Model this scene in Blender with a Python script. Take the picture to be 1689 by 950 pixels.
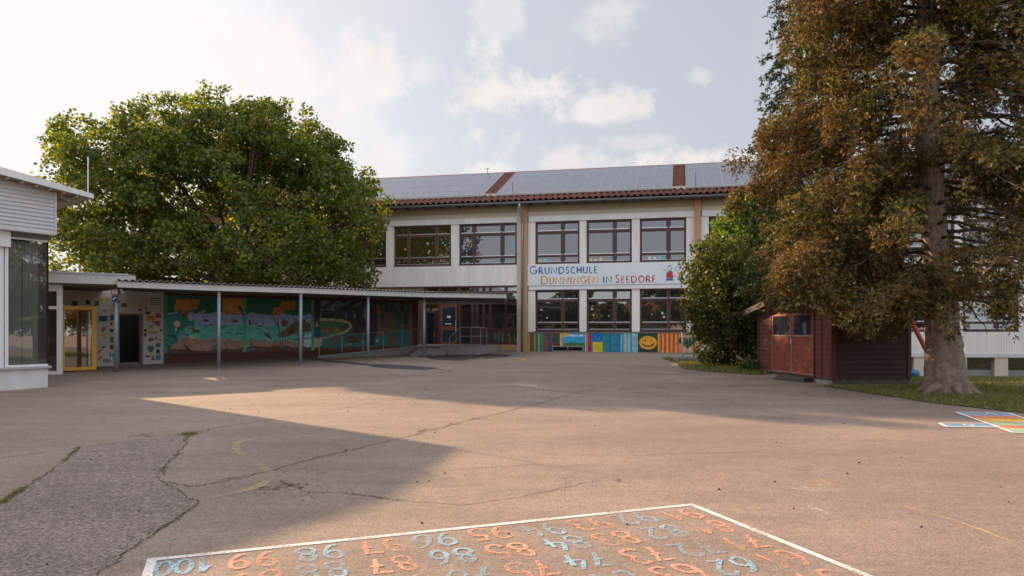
import bpy, bmesh, math, random
import numpy as np
from mathutils import Vector, Matrix
R = math.radians
random.seed(7); rng = np.random.default_rng(7)
scene = bpy.context.scene
COL = scene.collection
for o in list(bpy.data.objects): bpy.data.objects.remove(o)

# ------------------------------------------------------------------ camera
FPX, CXP, HOR = 1259.0, 844.5, 548.0
cam_d = bpy.data.cameras.new('camera'); cam = bpy.data.objects.new('camera', cam_d); COL.objects.link(cam)
cam.location = (0, 0, 1.6); cam.rotation_euler = (R(90), 0, 0)
cam_d.sensor_width = 36; cam_d.lens = FPX/1689*36; cam_d.shift_y = (HOR-475)/1689
cam_d.clip_end = 3000; cam_d.clip_start = .05
scene.camera = cam
# ------------------------------------------------------------------ light
EL = R(20.5); AZX, AZY = -.735, .678              # towards the sun
SUN = Vector((AZX*math.cos(EL), AZY*math.cos(EL), math.sin(EL))).normalized()
sd = bpy.data.lights.new('sun', 'SUN'); sd.energy = 5.0; sd.angle = R(.6); sd.color = (1, .69, .41)
so = bpy.data.objects.new('sun', sd); COL.objects.link(so)
so.rotation_euler = (-SUN).to_track_quat('-Z', 'Y').to_euler(); so.location = (-30, 30, 40)
scene.view_settings.view_transform = 'Standard'; scene.view_settings.look = 'None'
scene.view_settings.exposure = 1.06; scene.view_settings.gamma = 1
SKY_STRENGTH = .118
w = bpy.data.worlds.new('World'); scene.world = w; w.use_nodes = True
nt = w.node_tree; nt.nodes.clear()
def N(tree, t, **k):
    n = tree.nodes.new(t)
    for a, b in k.items(): setattr(n, a, b)
    return n
def world():
    L = nt.links.new
    out = N(nt, 'ShaderNodeOutputWorld'); bg = N(nt, 'ShaderNodeBackground'); L(bg.outputs[0], out.inputs[0])
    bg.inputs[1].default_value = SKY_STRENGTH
    sky = N(nt, 'ShaderNodeTexSky', sky_type='NISHITA'); sky.sun_disc = False
    sky.sun_elevation = EL; sky.sun_rotation = math.atan2(AZX, AZY)
    sky.dust_density = 4.0; sky.air_density = 1.0; sky.ozone_density = 1.5; sky.altitude = 600
    tc = N(nt, 'ShaderNodeTexCoord'); gen = tc.outputs['Generated']
    def math_(op, a, b=None, c=None, clamp=False):
        m = N(nt, 'ShaderNodeMath', operation=op); m.use_clamp = clamp
        for i, v in enumerate((a, b, c)):
            if v is None: continue
            if hasattr(v, 'links') or hasattr(v, 'is_linked'): L(v, m.inputs[i])
            else: m.inputs[i].default_value = v
        return m.outputs[0]
    n1 = N(nt, 'ShaderNodeTexNoise'); n1.inputs['Scale'].default_value = 14; n1.inputs['Detail'].default_value = 9; n1.inputs['Roughness'].default_value = .68
    L(gen, n1.inputs['Vector'])
    n2 = N(nt, 'ShaderNodeTexNoise'); n2.inputs['Scale'].default_value = 3; n2.inputs['Detail'].default_value = 4
    L(gen, n2.inputs['Vector'])
    acc = None
    clouds = [  # photo px, py, half width, half height, strength
        (815, 150, 105, 62, 1.0), (1000, 178, 62, 26, .8), (470, 110, 260, 60, .8), (830, 25, 50, 42, .5), (1015, 20, 55, 45, .5),
        (1145, 262, 110, 22, 1.0), (935, 262, 60, 28, .8), (800, 282, 50, 14, .8), (640, 270, 60, 30, .6), (1230, 262, 60, 14, .9), (350, 200, 380, 120, .5), (1155, 128, 16, 12, .45), (1290, 270, 120, 16, .9),
        (100, 420, 500, 180, .7), (1052, 236, 60, 14, .45), (700, 120, 60, 30, .5)]
    for (px, py, hw, hh, st) in clouds:
        d = Vector(((px-CXP)/FPX, 1, (HOR-py)/FPX)); k = d.length; d.normalize()
        s = N(nt, 'ShaderNodeVectorMath', operation='SUBTRACT'); L(gen, s.inputs[0]); s.inputs[1].default_value = d
        m = N(nt, 'ShaderNodeVectorMath', operation='MULTIPLY'); L(s.outputs[0], m.inputs[0])
        m.inputs[1].default_value = (FPX*k/hw, FPX*k/hw, FPX*k/hh)
        le = N(nt, 'ShaderNodeVectorMath', operation='LENGTH'); L(m.outputs[0], le.inputs[0])
        a = math_('SUBTRACT', 1.0, le.outputs['Value'])
        a = math_('MULTIPLY_ADD', n1.outputs[0], 4.4, a)
        a = math_('MULTIPLY_ADD', n2.outputs[0], .8, a)
        a = math_('SUBTRACT', a, 2.40)
        a = math_('MULTIPLY', a, 1.35, clamp=True); a = math_('MULTIPLY', a, st)
        acc = a if acc is None else math_('MAXIMUM', acc, a)
    # faint veil plus scattered cloud elsewhere in the sky
    v = math_('SUBTRACT', n2.outputs[0], .52); v = math_('MULTIPLY', v, 3.0, clamp=True); v = math_('MULTIPLY', v, .35)
    acc = math_('MAXIMUM', acc, v)
    sep = N(nt, 'ShaderNodeSeparateXYZ'); L(gen, sep.inputs[0])
    up = math_('MULTIPLY', sep.outputs[2], 30, clamp=True); acc = math_('MULTIPLY', acc, up)
    # pale hazy air: sky desaturated and evened out
    hz = N(nt, 'ShaderNodeMixRGB', blend_type='MIX'); hz.inputs[0].default_value = .66
    L(sky.outputs[0], hz.inputs[1]); hz.inputs[2].default_value = (5.0, 5.05, 5.3, 1)
    sh = N(nt, 'ShaderNodeTexNoise'); sh.inputs['Scale'].default_value = 13; sh.inputs['Detail'].default_value = 5; L(gen, sh.inputs['Vector'])
    cc = N(nt, 'ShaderNodeMixRGB'); L(sh.outputs[0], cc.inputs[0]); cc.inputs[1].default_value = (7.6, 7.25, 7.0, 1); cc.inputs[2].default_value = (5.4, 5.1, 5.0, 1)
    mx = N(nt, 'ShaderNodeMixRGB'); L(acc, mx.inputs[0]); L(hz.outputs[0], mx.inputs[1]); L(cc.outputs[0], mx.inputs[2])
    # brighter towards the sun (forward scattering through haze)
    dt = N(nt, 'ShaderNodeVectorMath', operation='DOT_PRODUCT'); L(gen, dt.inputs[0]); dt.inputs[1].default_value = SUN
    g = math_('MAXIMUM', dt.outputs['Value'], 0.0); g = math_('POWER', g, 5.0); g = math_('MULTIPLY', g, 1.3)
    gl = N(nt, 'ShaderNodeMixRGB', blend_type='ADD'); gl.inputs[0].default_value = 1
    sc = N(nt, 'ShaderNodeVectorMath', operation='SCALE'); sc.inputs[0].default_value = (1, .93, .86); L(g, sc.inputs['Scale'])
    L(mx.outputs[0], gl.inputs[1]); L(sc.outputs[0], gl.inputs[2])
    # sky made brighter overhead and behind, dimmer ahead: added fill for the shade
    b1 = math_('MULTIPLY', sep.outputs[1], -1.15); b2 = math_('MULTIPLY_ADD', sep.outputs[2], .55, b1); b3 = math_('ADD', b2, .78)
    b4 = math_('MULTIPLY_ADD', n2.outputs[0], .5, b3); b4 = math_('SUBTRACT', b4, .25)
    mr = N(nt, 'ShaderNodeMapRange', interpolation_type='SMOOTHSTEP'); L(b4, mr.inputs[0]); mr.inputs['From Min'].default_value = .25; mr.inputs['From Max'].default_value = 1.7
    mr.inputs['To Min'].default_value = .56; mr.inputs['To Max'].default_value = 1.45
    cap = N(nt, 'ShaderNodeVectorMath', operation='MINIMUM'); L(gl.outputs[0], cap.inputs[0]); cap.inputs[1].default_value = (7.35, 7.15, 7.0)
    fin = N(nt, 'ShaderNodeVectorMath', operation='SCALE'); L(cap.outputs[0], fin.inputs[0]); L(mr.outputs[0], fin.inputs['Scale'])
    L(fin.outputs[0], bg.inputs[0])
world()

# ------------------------------------------------------------------ helpers
def gz(x, y):
    x = np.asarray(x, float); y = np.asarray(y, float)
    b = .0214*np.clip(y, -10, 30)
    t = np.clip((x-9.6)/3., 0, 1); t = t*t*(3-2*t)
    d = np.clip(.059*(y-16), 0, .98)*t
    return b-d
def G(x, y, dz=0): return Vector((x, y, float(gz(x, y))+dz))
def yard(px, py, dz=0):                            # a spot on the yard seen at this place of the photograph
    Y = 2014.4/(py-521.06)
    if Y > 30: Y = FPX*(1.6-.642)/(py-HOR)
    return G((px-CXP)/FPX*Y, Y, dz)
def tag(o, label=None, cat=None, group=None, kind=None):
    if label: o['label'] = label
    if cat: o['category'] = cat
    if group: o['group'] = group
    if kind: o['kind'] = kind
    return o
def thing(name, label, cat, loc=(0,0,0), rz=0, group=None):
    o = bpy.data.objects.new(name, None); COL.objects.link(o); o.empty_display_size = .2
    o.location = loc; o.rotation_euler = (0, 0, rz)
    return tag(o, label, cat, group)
class MB:
    def __init__(s): s.v = []; s.f = []; s.m = []
    def poly(s, pts, mi=0):
        n = len(s.v); s.v += [tuple(p) for p in pts]; s.f.append(tuple(range(n, n+len(pts)))); s.m.append(mi); return s
    def box(s, x0, y0, z0, x1, y1, z1, mi=0):
        n = len(s.v)
        s.v += [(x0,y0,z0),(x1,y0,z0),(x1,y1,z0),(x0,y1,z0),(x0,y0,z1),(x1,y0,z1),(x1,y1,z1),(x0,y1,z1)]
        for q in ((0,3,2,1),(4,5,6,7),(0,1,5,4),(1,2,6,5),(2,3,7,6),(3,0,4,7)): s.f.append(tuple(n+i for i in q)); s.m.append(mi)
        return s
    def bar(s, p, q, w, h, mi=0, up=(0,0,1)):
        p = Vector(p); q = Vector(q); d = (q-p).normalized(); u = Vector(up)
        if abs(d.dot(u)) > .98: u = Vector((1,0,0))
        a = d.cross(u).normalized()*w/2; b = a.cross(d).normalized()*h/2
        n = len(s.v)
        for c in (p, q): s.v += [tuple(c-a-b), tuple(c+a-b), tuple(c+a+b), tuple(c-a+b)]
        for f in ((0,3,2,1),(4,5,6,7),(0,1,5,4),(1,2,6,5),(2,3,7,6),(3,0,4,7)): s.f.append(tuple(n+i for i in f)); s.m.append(mi)
        return s
    def tube(s, pts, r, n=8, mi=0, cap=True):
        pts = [Vector(p) for p in pts]; rr = r if isinstance(r, (list, tuple)) else [r]*len(pts)
        base = len(s.v); ref = None
        for i, p in enumerate(pts):
            d = (pts[min(i+1, len(pts)-1)]-pts[max(i-1, 0)]).normalized()
            if ref is None: ref = Vector((0,0,1)) if abs(d.z) < .9 else Vector((1,0,0))
            a = d.cross(ref).normalized(); b = d.cross(a).normalized(); ref = -b.cross(d).cross(d) if False else a.cross(d)*-1 if False else ref
            for k in range(n):
                t = 2*math.pi*k/n; s.v.append(tuple(p+(a*math.cos(t)+b*math.sin(t))*rr[i]))
        for i in range(len(pts)-1):
            for k in range(n):
                s.f.append((base+i*n+k, base+i*n+(k+1)%n, base+(i+1)*n+(k+1)%n, base+(i+1)*n+k)); s.m.append(mi)
        if cap:
            s.f.append(tuple(base+k for k in range(n))[::-1]); s.m.append(mi)
            s.f.append(tuple(base+(len(pts)-1)*n+k for k in range(n))); s.m.append(mi)
        return s
    def prism(s, pts, y0, y1, mi=0):               # polygon in x,z pushed through y
        n = len(s.v); k = len(pts)
        s.v += [(x, y0, z) for x, z in pts]+[(x, y1, z) for x, z in pts]
        s.f.append(tuple(range(n, n+k))); s.m.append(mi); s.f.append(tuple(range(n+2*k-1, n+k-1, -1))); s.m.append(mi)
        for i in range(k): j = (i+1) % k; s.f.append((n+i, n+k+i, n+k+j, n+j)); s.m.append(mi)
        return s
    def slab(s, pts, z0, z1, mi=0):                # polygon in x,y; z0,z1 numbers or functions of (x,y)
        f0 = z0 if callable(z0) else (lambda x, y: z0); f1 = z1 if callable(z1) else (lambda x, y: z1)
        n = len(s.v); k = len(pts)
        s.v += [(p[0], p[1], f0(p[0], p[1])) for p in pts]+[(p[0], p[1], f1(p[0], p[1])) for p in pts]
        s.f.append(tuple(range(n+k-1, n-1, -1))); s.m.append(mi); s.f.append(tuple(range(n+k, n+2*k))); s.m.append(mi)
        for i in range(k): j = (i+1) % k; s.f.append((n+i, n+j, n+k+j, n+k+i)); s.m.append(mi)
        return s
    def ribbon(s, pts, wd, mi=0, nrm=(0,0,1)):     # flat strip along 3d points
        pts = [Vector(p) for p in pts]; nrm = Vector(nrm); ww = wd if isinstance(wd, (list, tuple)) else [wd]*len(pts)
        n = len(s.v)
        for i, p in enumerate(pts):
            d = (pts[min(i+1, len(pts)-1)]-pts[max(i-1, 0)]); a = d.cross(nrm).normalized()*ww[i]/2
            s.v += [tuple(p-a), tuple(p+a)]
        for i in range(len(pts)-1): s.f.append((n+2*i, n+2*i+1, n+2*i+3, n+2*i+2)); s.m.append(mi)
        return s
    def build(s, name, mats, parent=None, smooth=False, recalc=True, bevel=0):
        me = bpy.data.meshes.new(name); me.from_pydata(s.v, [], s.f)
        if not isinstance(mats, (list, tuple)): mats = [mats]
        for m in mats: me.materials.append(m)
        if len(mats) > 1: me.polygons.foreach_set('material_index', s.m)
        if recalc:
            bm = bmesh.new(); bm.from_mesh(me); bmesh.ops.recalc_face_normals(bm, faces=bm.faces); bm.to_mesh(me); bm.free()
        if smooth: me.polygons.foreach_set('use_smooth', [True]*len(me.polygons))
        o = bpy.data.objects.new(name, me); COL.objects.link(o); o.parent = parent
        if bevel:
            b = o.modifiers.new('bevel', 'BEVEL'); b.width = bevel; b.segments = 2; b.limit_method = 'ANGLE'
        return o
def part(o, label): o['label'] = label; return o
def np_mesh(name, verts, faces_n, mats, parent=None, mat_idx=None, colors=None, smooth=False):
    """verts (F*k,3) laid out face by face with k corners each"""
    k = faces_n; nf = len(verts)//k
    me = bpy.data.meshes.new(name)
    me.vertices.add(len(verts)); me.vertices.foreach_set('co', np.asarray(verts, np.float32).ravel())
    me.loops.add(len(verts)); me.loops.foreach_set('vertex_index', np.arange(len(verts), dtype=np.int32))
    me.polygons.add(nf); me.polygons.foreach_set('loop_start', np.arange(0, len(verts), k, dtype=np.int32))
    me.polygons.foreach_set('loop_total', np.full(nf, k, dtype=np.int32))
    if not isinstance(mats, (list, tuple)): mats = [mats]
    for m in mats: me.materials.append(m)
    if mat_idx is not None: me.polygons.foreach_set('material_index', np.asarray(mat_idx, np.int32))
    me.update(calc_edges=True)
    if colors is not None:
        at = me.color_attributes.new('paint', 'FLOAT_COLOR', 'CORNER')
        c = np.repeat(np.concatenate([colors, np.ones((nf, 1))], 1), k, axis=0).astype(np.float32); at.data.foreach_set('color', c.ravel())
    o = bpy.data.objects.new(name, me); COL.objects.link(o); o.parent = parent
    return o
# ------------------------------------------------------------------ materials
def lin(r, g, b): return tuple(((c/255+.055)/1.055)**2.4 if c/255 > .04045 else c/255/12.92 for c in (r, g, b))
MATS = {}
def mat(name, col, rough=.7, metal=0, var=.12, scale=3., bump=0, bscale=40., spec=.4, col2=None, vertical=False, weave=None):
    if name in MATS: return MATS[name]
    m = bpy.data.materials.new(name); m.use_nodes = True; t = m.node_tree; b = t.nodes['Principled BSDF']; L = t.links.new
    b.inputs['Roughness'].default_value = rough; b.inputs['Metallic'].default_value = metal; b.inputs['Specular IOR Level'].default_value = spec
    c2 = col2 or tuple(c*(1-var*2) for c in col)
    tc = N(t, 'ShaderNodeTexCoord'); mp = N(t, 'ShaderNodeMapping'); L(tc.outputs['Object'], mp.inputs[0])
    if vertical: mp.inputs['Scale'].default_value = (1, 1, .12)
    no = N(t, 'ShaderNodeTexNoise'); no.inputs['Scale'].default_value = scale; no.inputs['Detail'].default_value = 7; no.inputs['Roughness'].default_value = .65
    L(mp.outputs[0], no.inputs['Vector'])
    rp = N(t, 'ShaderNodeValToRGB'); rp.color_ramp.elements[0].position = .32; rp.color_ramp.elements[1].position = .68
    rp.color_ramp.elements[0].color = (*c2, 1); rp.color_ramp.elements[1].color = (*col, 1)
    L(no.outputs[0], rp.inputs[0]); L(rp.outputs[0], b.inputs['Base Color'])
    if bump:
        n2 = N(t, 'ShaderNodeTexNoise'); n2.inputs['Scale'].default_value = bscale; n2.inputs['Detail'].default_value = 5; L(tc.outputs['Object'], n2.inputs['Vector'])
        bp = N(t, 'ShaderNodeBump'); bp.inputs['Strength'].default_value = bump; bp.inputs['Distance'].default_value = .01
        L(n2.outputs[0], bp.inputs['Height']); L(bp.outputs[0], b.inputs['Normal'])
    MATS[name] = m; return m
def paint_mat(name='painted_surface', rough=.6, wear=0):
    if name in MATS: return MATS[name]
    m = bpy.data.materials.new(name); m.use_nodes = True; t = m.node_tree; b = t.nodes['Principled BSDF']; L = t.links.new
    b.inputs['Roughness'].default_value = rough; b.inputs['Specular IOR Level'].default_value = .25
    a = N(t, 'ShaderNodeVertexColor', layer_name='paint'); tc = N(t, 'ShaderNodeTexCoord')
    no = N(t, 'ShaderNodeTexNoise'); no.inputs['Scale'].default_value = 5; no.inputs['Detail'].default_value = 8; L(tc.outputs['Object'], no.inputs['Vector'])
    mr = N(t, 'ShaderNodeMapRange'); mr.inputs['From Min'].default_value = .3; mr.inputs['From Max'].default_value = .7; mr.inputs['To Min'].default_value = .72; mr.inputs['To Max'].default_value = 1.1
    L(no.outputs[0], mr.inputs[0]); sc = N(t, 'ShaderNodeVectorMath', operation='SCALE'); L(a.outputs[0], sc.inputs[0]); L(mr.outputs[0], sc.inputs['Scale'])
    L(sc.outputs[0], b.inputs['Base Color']); MATS[name] = m; return m
def chalk(name, col, hold=.5, scale=55.):
    """worn paint: the asphalt below shows through where it has rubbed off"""
    m = bpy.data.materials.new(name); m.use_nodes = True; t = m.node_tree; b = t.nodes['Principled BSDF']; L = t.links.new
    b.inputs['Base Color'].default_value = (*col, 1); b.inputs['Roughness'].default_value = .9; b.inputs['Specular IOR Level'].default_value = .1
    tc = N(t, 'ShaderNodeTexCoord')
    n1 = N(t, 'ShaderNodeTexNoise'); n1.inputs['Scale'].default_value = scale; n1.inputs['Detail'].default_value = 6; n1.inputs['Roughness'].default_value = .7; L(tc.outputs['Object'], n1.inputs['Vector'])
    n2 = N(t, 'ShaderNodeTexNoise'); n2.inputs['Scale'].default_value = 2.2; n2.inputs['Detail'].default_value = 4; L(tc.outputs['Object'], n2.inputs['Vector'])
    ad = N(t, 'ShaderNodeMath', operation='MULTIPLY_ADD'); L(n2.outputs[0], ad.inputs[0]); ad.inputs[1].default_value = .6; L(n1.outputs[0], ad.inputs[2])
    mr = N(t, 'ShaderNodeMapRange'); mr.inputs['From Min'].default_value = 1.02-hold*.5; mr.inputs['From Max'].default_value = 1.2-hold*.5
    L(ad.outputs[0], mr.inputs[0]); mr.inputs['To Min'].default_value = .12 if hold > .3 else 0.0; mr.inputs['To Max'].default_value = .95
    tr = N(t, 'ShaderNodeBsdfTransparent'); mx = N(t, 'ShaderNodeMixShader'); L(mr.outputs[0], mx.inputs[0]); L(tr.outputs[0], mx.inputs[1]); L(b.outputs[0], mx.inputs[2])
    L(mx.outputs[0], t.nodes['Material Output'].inputs[0]); return m
def asphalt_mat(name, base, coarse=False):
    m = bpy.data.materials.new(name); m.use_nodes = True; t = m.node_tree; b = t.nodes['Principled BSDF']; L = t.links.new
    b.inputs['Roughness'].default_value = .88; b.inputs['Specular IOR Level'].default_value = .25
    tc = N(t, 'ShaderNodeTexCoord'); P = tc.outputs['Object']
    def noise(s, d, r=.6, mp=None):
        n = N(t, 'ShaderNodeTexNoise'); n.inputs['Scale'].default_value = s; n.inputs['Detail'].default_value = d; n.inputs['Roughness'].default_value = r
        L(mp or P, n.inputs['Vector']); return n.outputs[0]
    def rng_(v, a, b_, c, d):
        q = N(t, 'ShaderNodeMapRange'); L(v, q.inputs[0])
        for i, x in zip(('From Min', 'From Max', 'To Min', 'To Max'), (a, b_, c, d)): q.inputs[i].default_value = x
        return q.outputs[0]
    def mul(a, b_):
        q = N(t, 'ShaderNodeMath', operation='MULTIPLY'); L(a, q.inputs[0]); L(b_, q.inputs[1]); return q.outputs[0]
    mp = N(t, 'ShaderNodeMapping'); mp.inputs['Scale'].default_value = (.35, 1, 1); mp.inputs['Rotation'].default_value = (0, 0, .5); L(P, mp.inputs[0])
    f = rng_(noise(.22, 6), .3, .7, .80, 1.12); f = mul(f, rng_(noise(1.1, 9, .7, mp.outputs[0]), .3, .7, .78, 1.14)); f = mul(f, rng_(noise(9, 8, .75), .3, .7, .84, 1.14))
    f = mul(f, rng_(noise(70 if not coarse else 34, 4, .7), .3, .7, .72 if not coarse else .55, 1.24 if not coarse else 1.4))
    vo = N(t, 'ShaderNodeTexVoronoi'); vo.inputs['Scale'].default_value = 110 if not coarse else 60; L(P, vo.inputs['Vector'])
    sp = N(t, 'ShaderNodeSeparateColor'); L(vo.outputs['Color'], sp.inputs[0])
    f = mul(f, rng_(sp.outputs[0], 0, 1, .72 if not coarse else .55, 1.28 if not coarse else 1.5))
    # dark stains of their own shape
    st = rng_(noise(.9, 6, .6), .60, .72, 1.0, .74); f = mul(f, st); f = mul(f, rng_(noise(3.1, 10, .8), .58, .68, 1.0, .84)); f = mul(f, rng_(noise(.45, 9, .75, mp.outputs[0]), .60, .64, 1.0, 1.10))
    hue = N(t, 'ShaderNodeMixRGB'); L(noise(.5, 5), hue.inputs[0]); hue.inputs[1].default_value = (*base, 1); hue.inputs[2].default_value = (base[0]*.97, base[1]*1.0, base[2]*1.04, 1)
    sc = N(t, 'ShaderNodeVectorMath', operation='SCALE'); L(hue.outputs[0], sc.inputs[0]); L(f, sc.inputs['Scale']); L(sc.outputs[0], b.inputs['Base Color'])
    bp = N(t, 'ShaderNodeBump'); bp.inputs['Strength'].default_value = .35 if not coarse else .9; bp.inputs['Distance'].default_value = .006 if not coarse else .014
    L(noise(90 if not coarse else 45, 3, .7), bp.inputs['Height']); L(bp.outputs[0], b.inputs['Normal'])
    return m
def leaf_mat(name, cols, trans=.4, rough=.6, tcol=None):
    m = bpy.data.materials.new(name); m.use_nodes = True; t = m.node_tree; L = t.links.new; t.nodes.remove(t.nodes['Principled BSDF'])
    ge = N(t, 'ShaderNodeNewGeometry'); rp = N(t, 'ShaderNodeValToRGB'); e = rp.color_ramp.elements
    while len(e) < len(cols): e.new(.5)
    for i, c in enumerate(cols): e[i].position = i/(len(cols)-1); e[i].color = (*c, 1)
    L(ge.outputs['Random Per Island'], rp.inputs[0])
    d = N(t, 'ShaderNodeBsdfDiffuse'); L(rp.outputs[0], d.inputs[0])
    tr = N(t, 'ShaderNodeBsdfTranslucent')
    tm = N(t, 'ShaderNodeMixRGB', blend_type='MULTIPLY'); tm.inputs[0].default_value = 1; L(rp.outputs[0], tm.inputs[1]); tm.inputs[2].default_value = (*(tcol or (1.9, 1.8, .6)), 1); L(tm.outputs[0], tr.inputs[0])
    mx = N(t, 'ShaderNodeMixShader'); mx.inputs[0].default_value = trans; L(d.outputs[0], mx.inputs[1]); L(tr.outputs[0], mx.inputs[2])
    gl = N(t, 'ShaderNodeBsdfGlossy'); gl.inputs['Roughness'].default_value = .45; gl.inputs[0].default_value = (.7, .7, .6, 1)
    m2 = N(t, 'ShaderNodeMixShader'); m2.inputs[0].default_value = .04; L(mx.outputs[0], m2.inputs[1]); L(gl.outputs[0], m2.inputs[2])
    L(m2.outputs[0], t.nodes['Material Output'].inputs[0]); return m
def glass_mat(name, tint=(.02,.02,.02), refl=.35, trans=0.0, rcol=(.9,.9,.92)):
    m = bpy.data.materials.new(name); m.use_nodes = True; t = m.node_tree; L = t.links.new; t.nodes.remove(t.nodes['Principled BSDF'])
    d = N(t, 'ShaderNodeBsdfDiffuse'); d.inputs[0].default_value = (*tint, 1)
    tr = N(t, 'ShaderNodeBsdfTransparent'); tr.inputs[0].default_value = (.85, .9, .88, 1)
    a = N(t, 'ShaderNodeMixShader'); a.inputs[0].default_value = trans; L(d.outputs[0], a.inputs[1]); L(tr.outputs[0], a.inputs[2])
    g = N(t, 'ShaderNodeBsdfGlossy'); g.inputs['Roughness'].default_value = .015; g.inputs[0].default_value = (*rcol, 1)
    tc = N(t, 'ShaderNodeTexCoord'); no = N(t, 'ShaderNodeTexNoise'); no.inputs['Scale'].default_value = .9; L(tc.outputs['Object'], no.inputs['Vector'])
    bp = N(t, 'ShaderNodeBump'); bp.inputs['Strength'].default_value = .05; bp.inputs['Distance'].default_value = .05; L(no.outputs[0], bp.inputs['Height']); L(bp.outputs[0], g.inputs['Normal'])
    lw = N(t, 'ShaderNodeFresnel'); lw.inputs[0].default_value = 1.5
    ad = N(t, 'ShaderNodeMath', operation='ADD'); ad.use_clamp = True; L(lw.outputs[0], ad.inputs[0]); ad.inputs[1].default_value = refl
    b = N(t, 'ShaderNodeMixShader'); L(ad.outputs[0], b.inputs[0]); L(a.outputs[0], b.inputs[1]); L(g.outputs[0], b.inputs[2])
    L(b.outputs[0], t.nodes['Material Output'].inputs[0]); return m

M_asph = asphalt_mat('asphalt', (.262, .192, .150))
M_asph_dark = asphalt_mat('asphalt_dark', (.065, .055, .052))
M_coarse = asphalt_mat('asphalt_coarse', (.235, .178, .148), True)
M_white = mat('white_paint', (.72, .71, .69), .55, var=.09, scale=2, vertical=True)
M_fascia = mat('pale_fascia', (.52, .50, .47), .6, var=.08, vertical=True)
M_clad = mat('white_cladding', (.78, .745, .69), .5, var=.09, scale=2.2, vertical=True)
M_cream = mat('cream_render', (.55, .47, .36), .8, var=.06)
M_tan = mat('tan_render', (.46, .27, .13), .85, var=.07, bump=.2)
M_beige = mat('beige_soffit', (.42, .32, .20), .85, var=.06)
M_brown = mat('brown_frame', (.075, .028, .026), .45, var=.1)
M_film = mat('brown_frame_faded', (.11, .06, .035), .6, var=.1)
M_silver = mat('aluminium', (.62, .62, .64), .35, .6, var=.05)
M_galv = mat('galvanised_steel', (.36, .40, .43), .42, .75, var=.12, scale=9)
M_post = mat('painted_steel_post', (.27, .31, .33), .45, .3, var=.15, scale=8)
M_rail = mat('steel_rail', (.30, .29, .28), .4, .6, var=.1)
M_grey = mat('concrete', (.27, .24, .22), .9, var=.14, scale=4, bump=.3)
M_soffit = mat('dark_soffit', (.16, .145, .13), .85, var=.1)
M_brick = mat('dark_brick', (.13, .05, .035), .85, var=.2, scale=14, bump=.4)
M_corr = mat('corrugated_fibre_cement', (.42, .40, .38), .7, var=.15, scale=6)
M_tile = mat('roof_tile', (.23, .085, .058), .85, var=.3, scale=9, bump=.3, col2=(.10, .045, .035))
M_pane = glass_mat('window_glass', (.03, .028, .028), .09)
M_pane_dark = glass_mat('window_glass_low', (.02, .02, .02), .18)
M_film_glass = glass_mat('window_glass_film', (.05, .04, .015), .10, rcol=(.75, .7, .5))
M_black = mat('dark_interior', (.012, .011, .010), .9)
M_yellow = mat('yellow_frame', (.70, .34, .035), .45, var=.06)
PM = paint_mat()

# ------------------------------------------------------------------ ground
def grid_mesh(name, xs, ys, m, dz=0, mask=None):
    X, Y = np.meshgrid(xs, ys); Z = gz(X, Y)+dz
    V = np.stack([X, Y, Z], -1).reshape(-1, 3); nx = len(xs); F = []
    for j in range(len(ys)-1):
        for i in range(nx-1):
            a = j*nx+i; F.append((a, a+1, a+nx+1, a+nx))
    me = bpy.data.meshes.new(name); me.from_pydata(V.tolist(), [], F); me.materials.append(m)
    me.polygons.foreach_set('use_smooth', [True]*len(F))
    o = bpy.data.objects.new(name, me); COL.objects.link(o); return o
xs = np.concatenate([np.array([-900,-400,-200,-100,-60,-40,-30]), np.arange(-24, 34.1, .75), np.array([45,70,110,200,400,900])])
ys = np.concatenate([np.array([-900,-400,-200,-100,-60,-40,-30,-20,-10]), np.arange(-6, 45, .75), np.array([55,70,110,200,400,900])])
tag(grid_mesh('asphalt_yard', xs, ys, M_asph), 'brown weathered asphalt school yard with cracks and chalk', kind='structure')

def inpoly(px, py, poly):
    px = np.asarray(px); py = np.asarray(py); c = np.zeros(px.shape, bool); n = len(poly)
    for i in range(n):
        x0, y0 = poly[i]; x1, y1 = poly[(i+1) % n]
        t = ((y0 > py) != (y1 > py)) & (px < (x1-x0)*(py-y0)/((y1-y0) or 1e-9)+x0); c ^= t
    return c
def ground_sheet(name, poly, m, dz, label, kind='structure', step=.6):
    """polygon sheet cut into a grid so it follows the ground"""
    bm = bmesh.new(); vs = [bm.verts.new((p[0], p[1], 0)) for p in poly]; bm.faces.new(vs)
    for ax, (lo, hi) in ((0, (min(p[0] for p in poly), max(p[0] for p in poly))), (1, (min(p[1] for p in poly), max(p[1] for p in poly)))):
        g = math.ceil(lo/step)*step
        while g < hi:
            co = [0, 0, 0]; no = [0, 0, 0]; co[ax] = g; no[ax] = 1
            bmesh.ops.bisect_plane(bm, geom=bm.verts[:]+bm.edges[:]+bm.faces[:], plane_co=co, plane_no=no); g += step
    for v in bm.verts: v.co.z = float(gz(v.co.x, v.co.y))+dz
    bmesh.ops.recalc_face_normals(bm, faces=bm.faces)
    if sum(f.normal.z for f in bm.faces) < 0: bmesh.ops.reverse_faces(bm, faces=bm.faces)
    me = bpy.data.meshes.new(name); bm.to_mesh(me); bm.free(); me.materials.append(m)
    o = bpy.data.objects.new(name, me); COL.objects.link(o); return tag(o, label, kind=kind)
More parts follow.
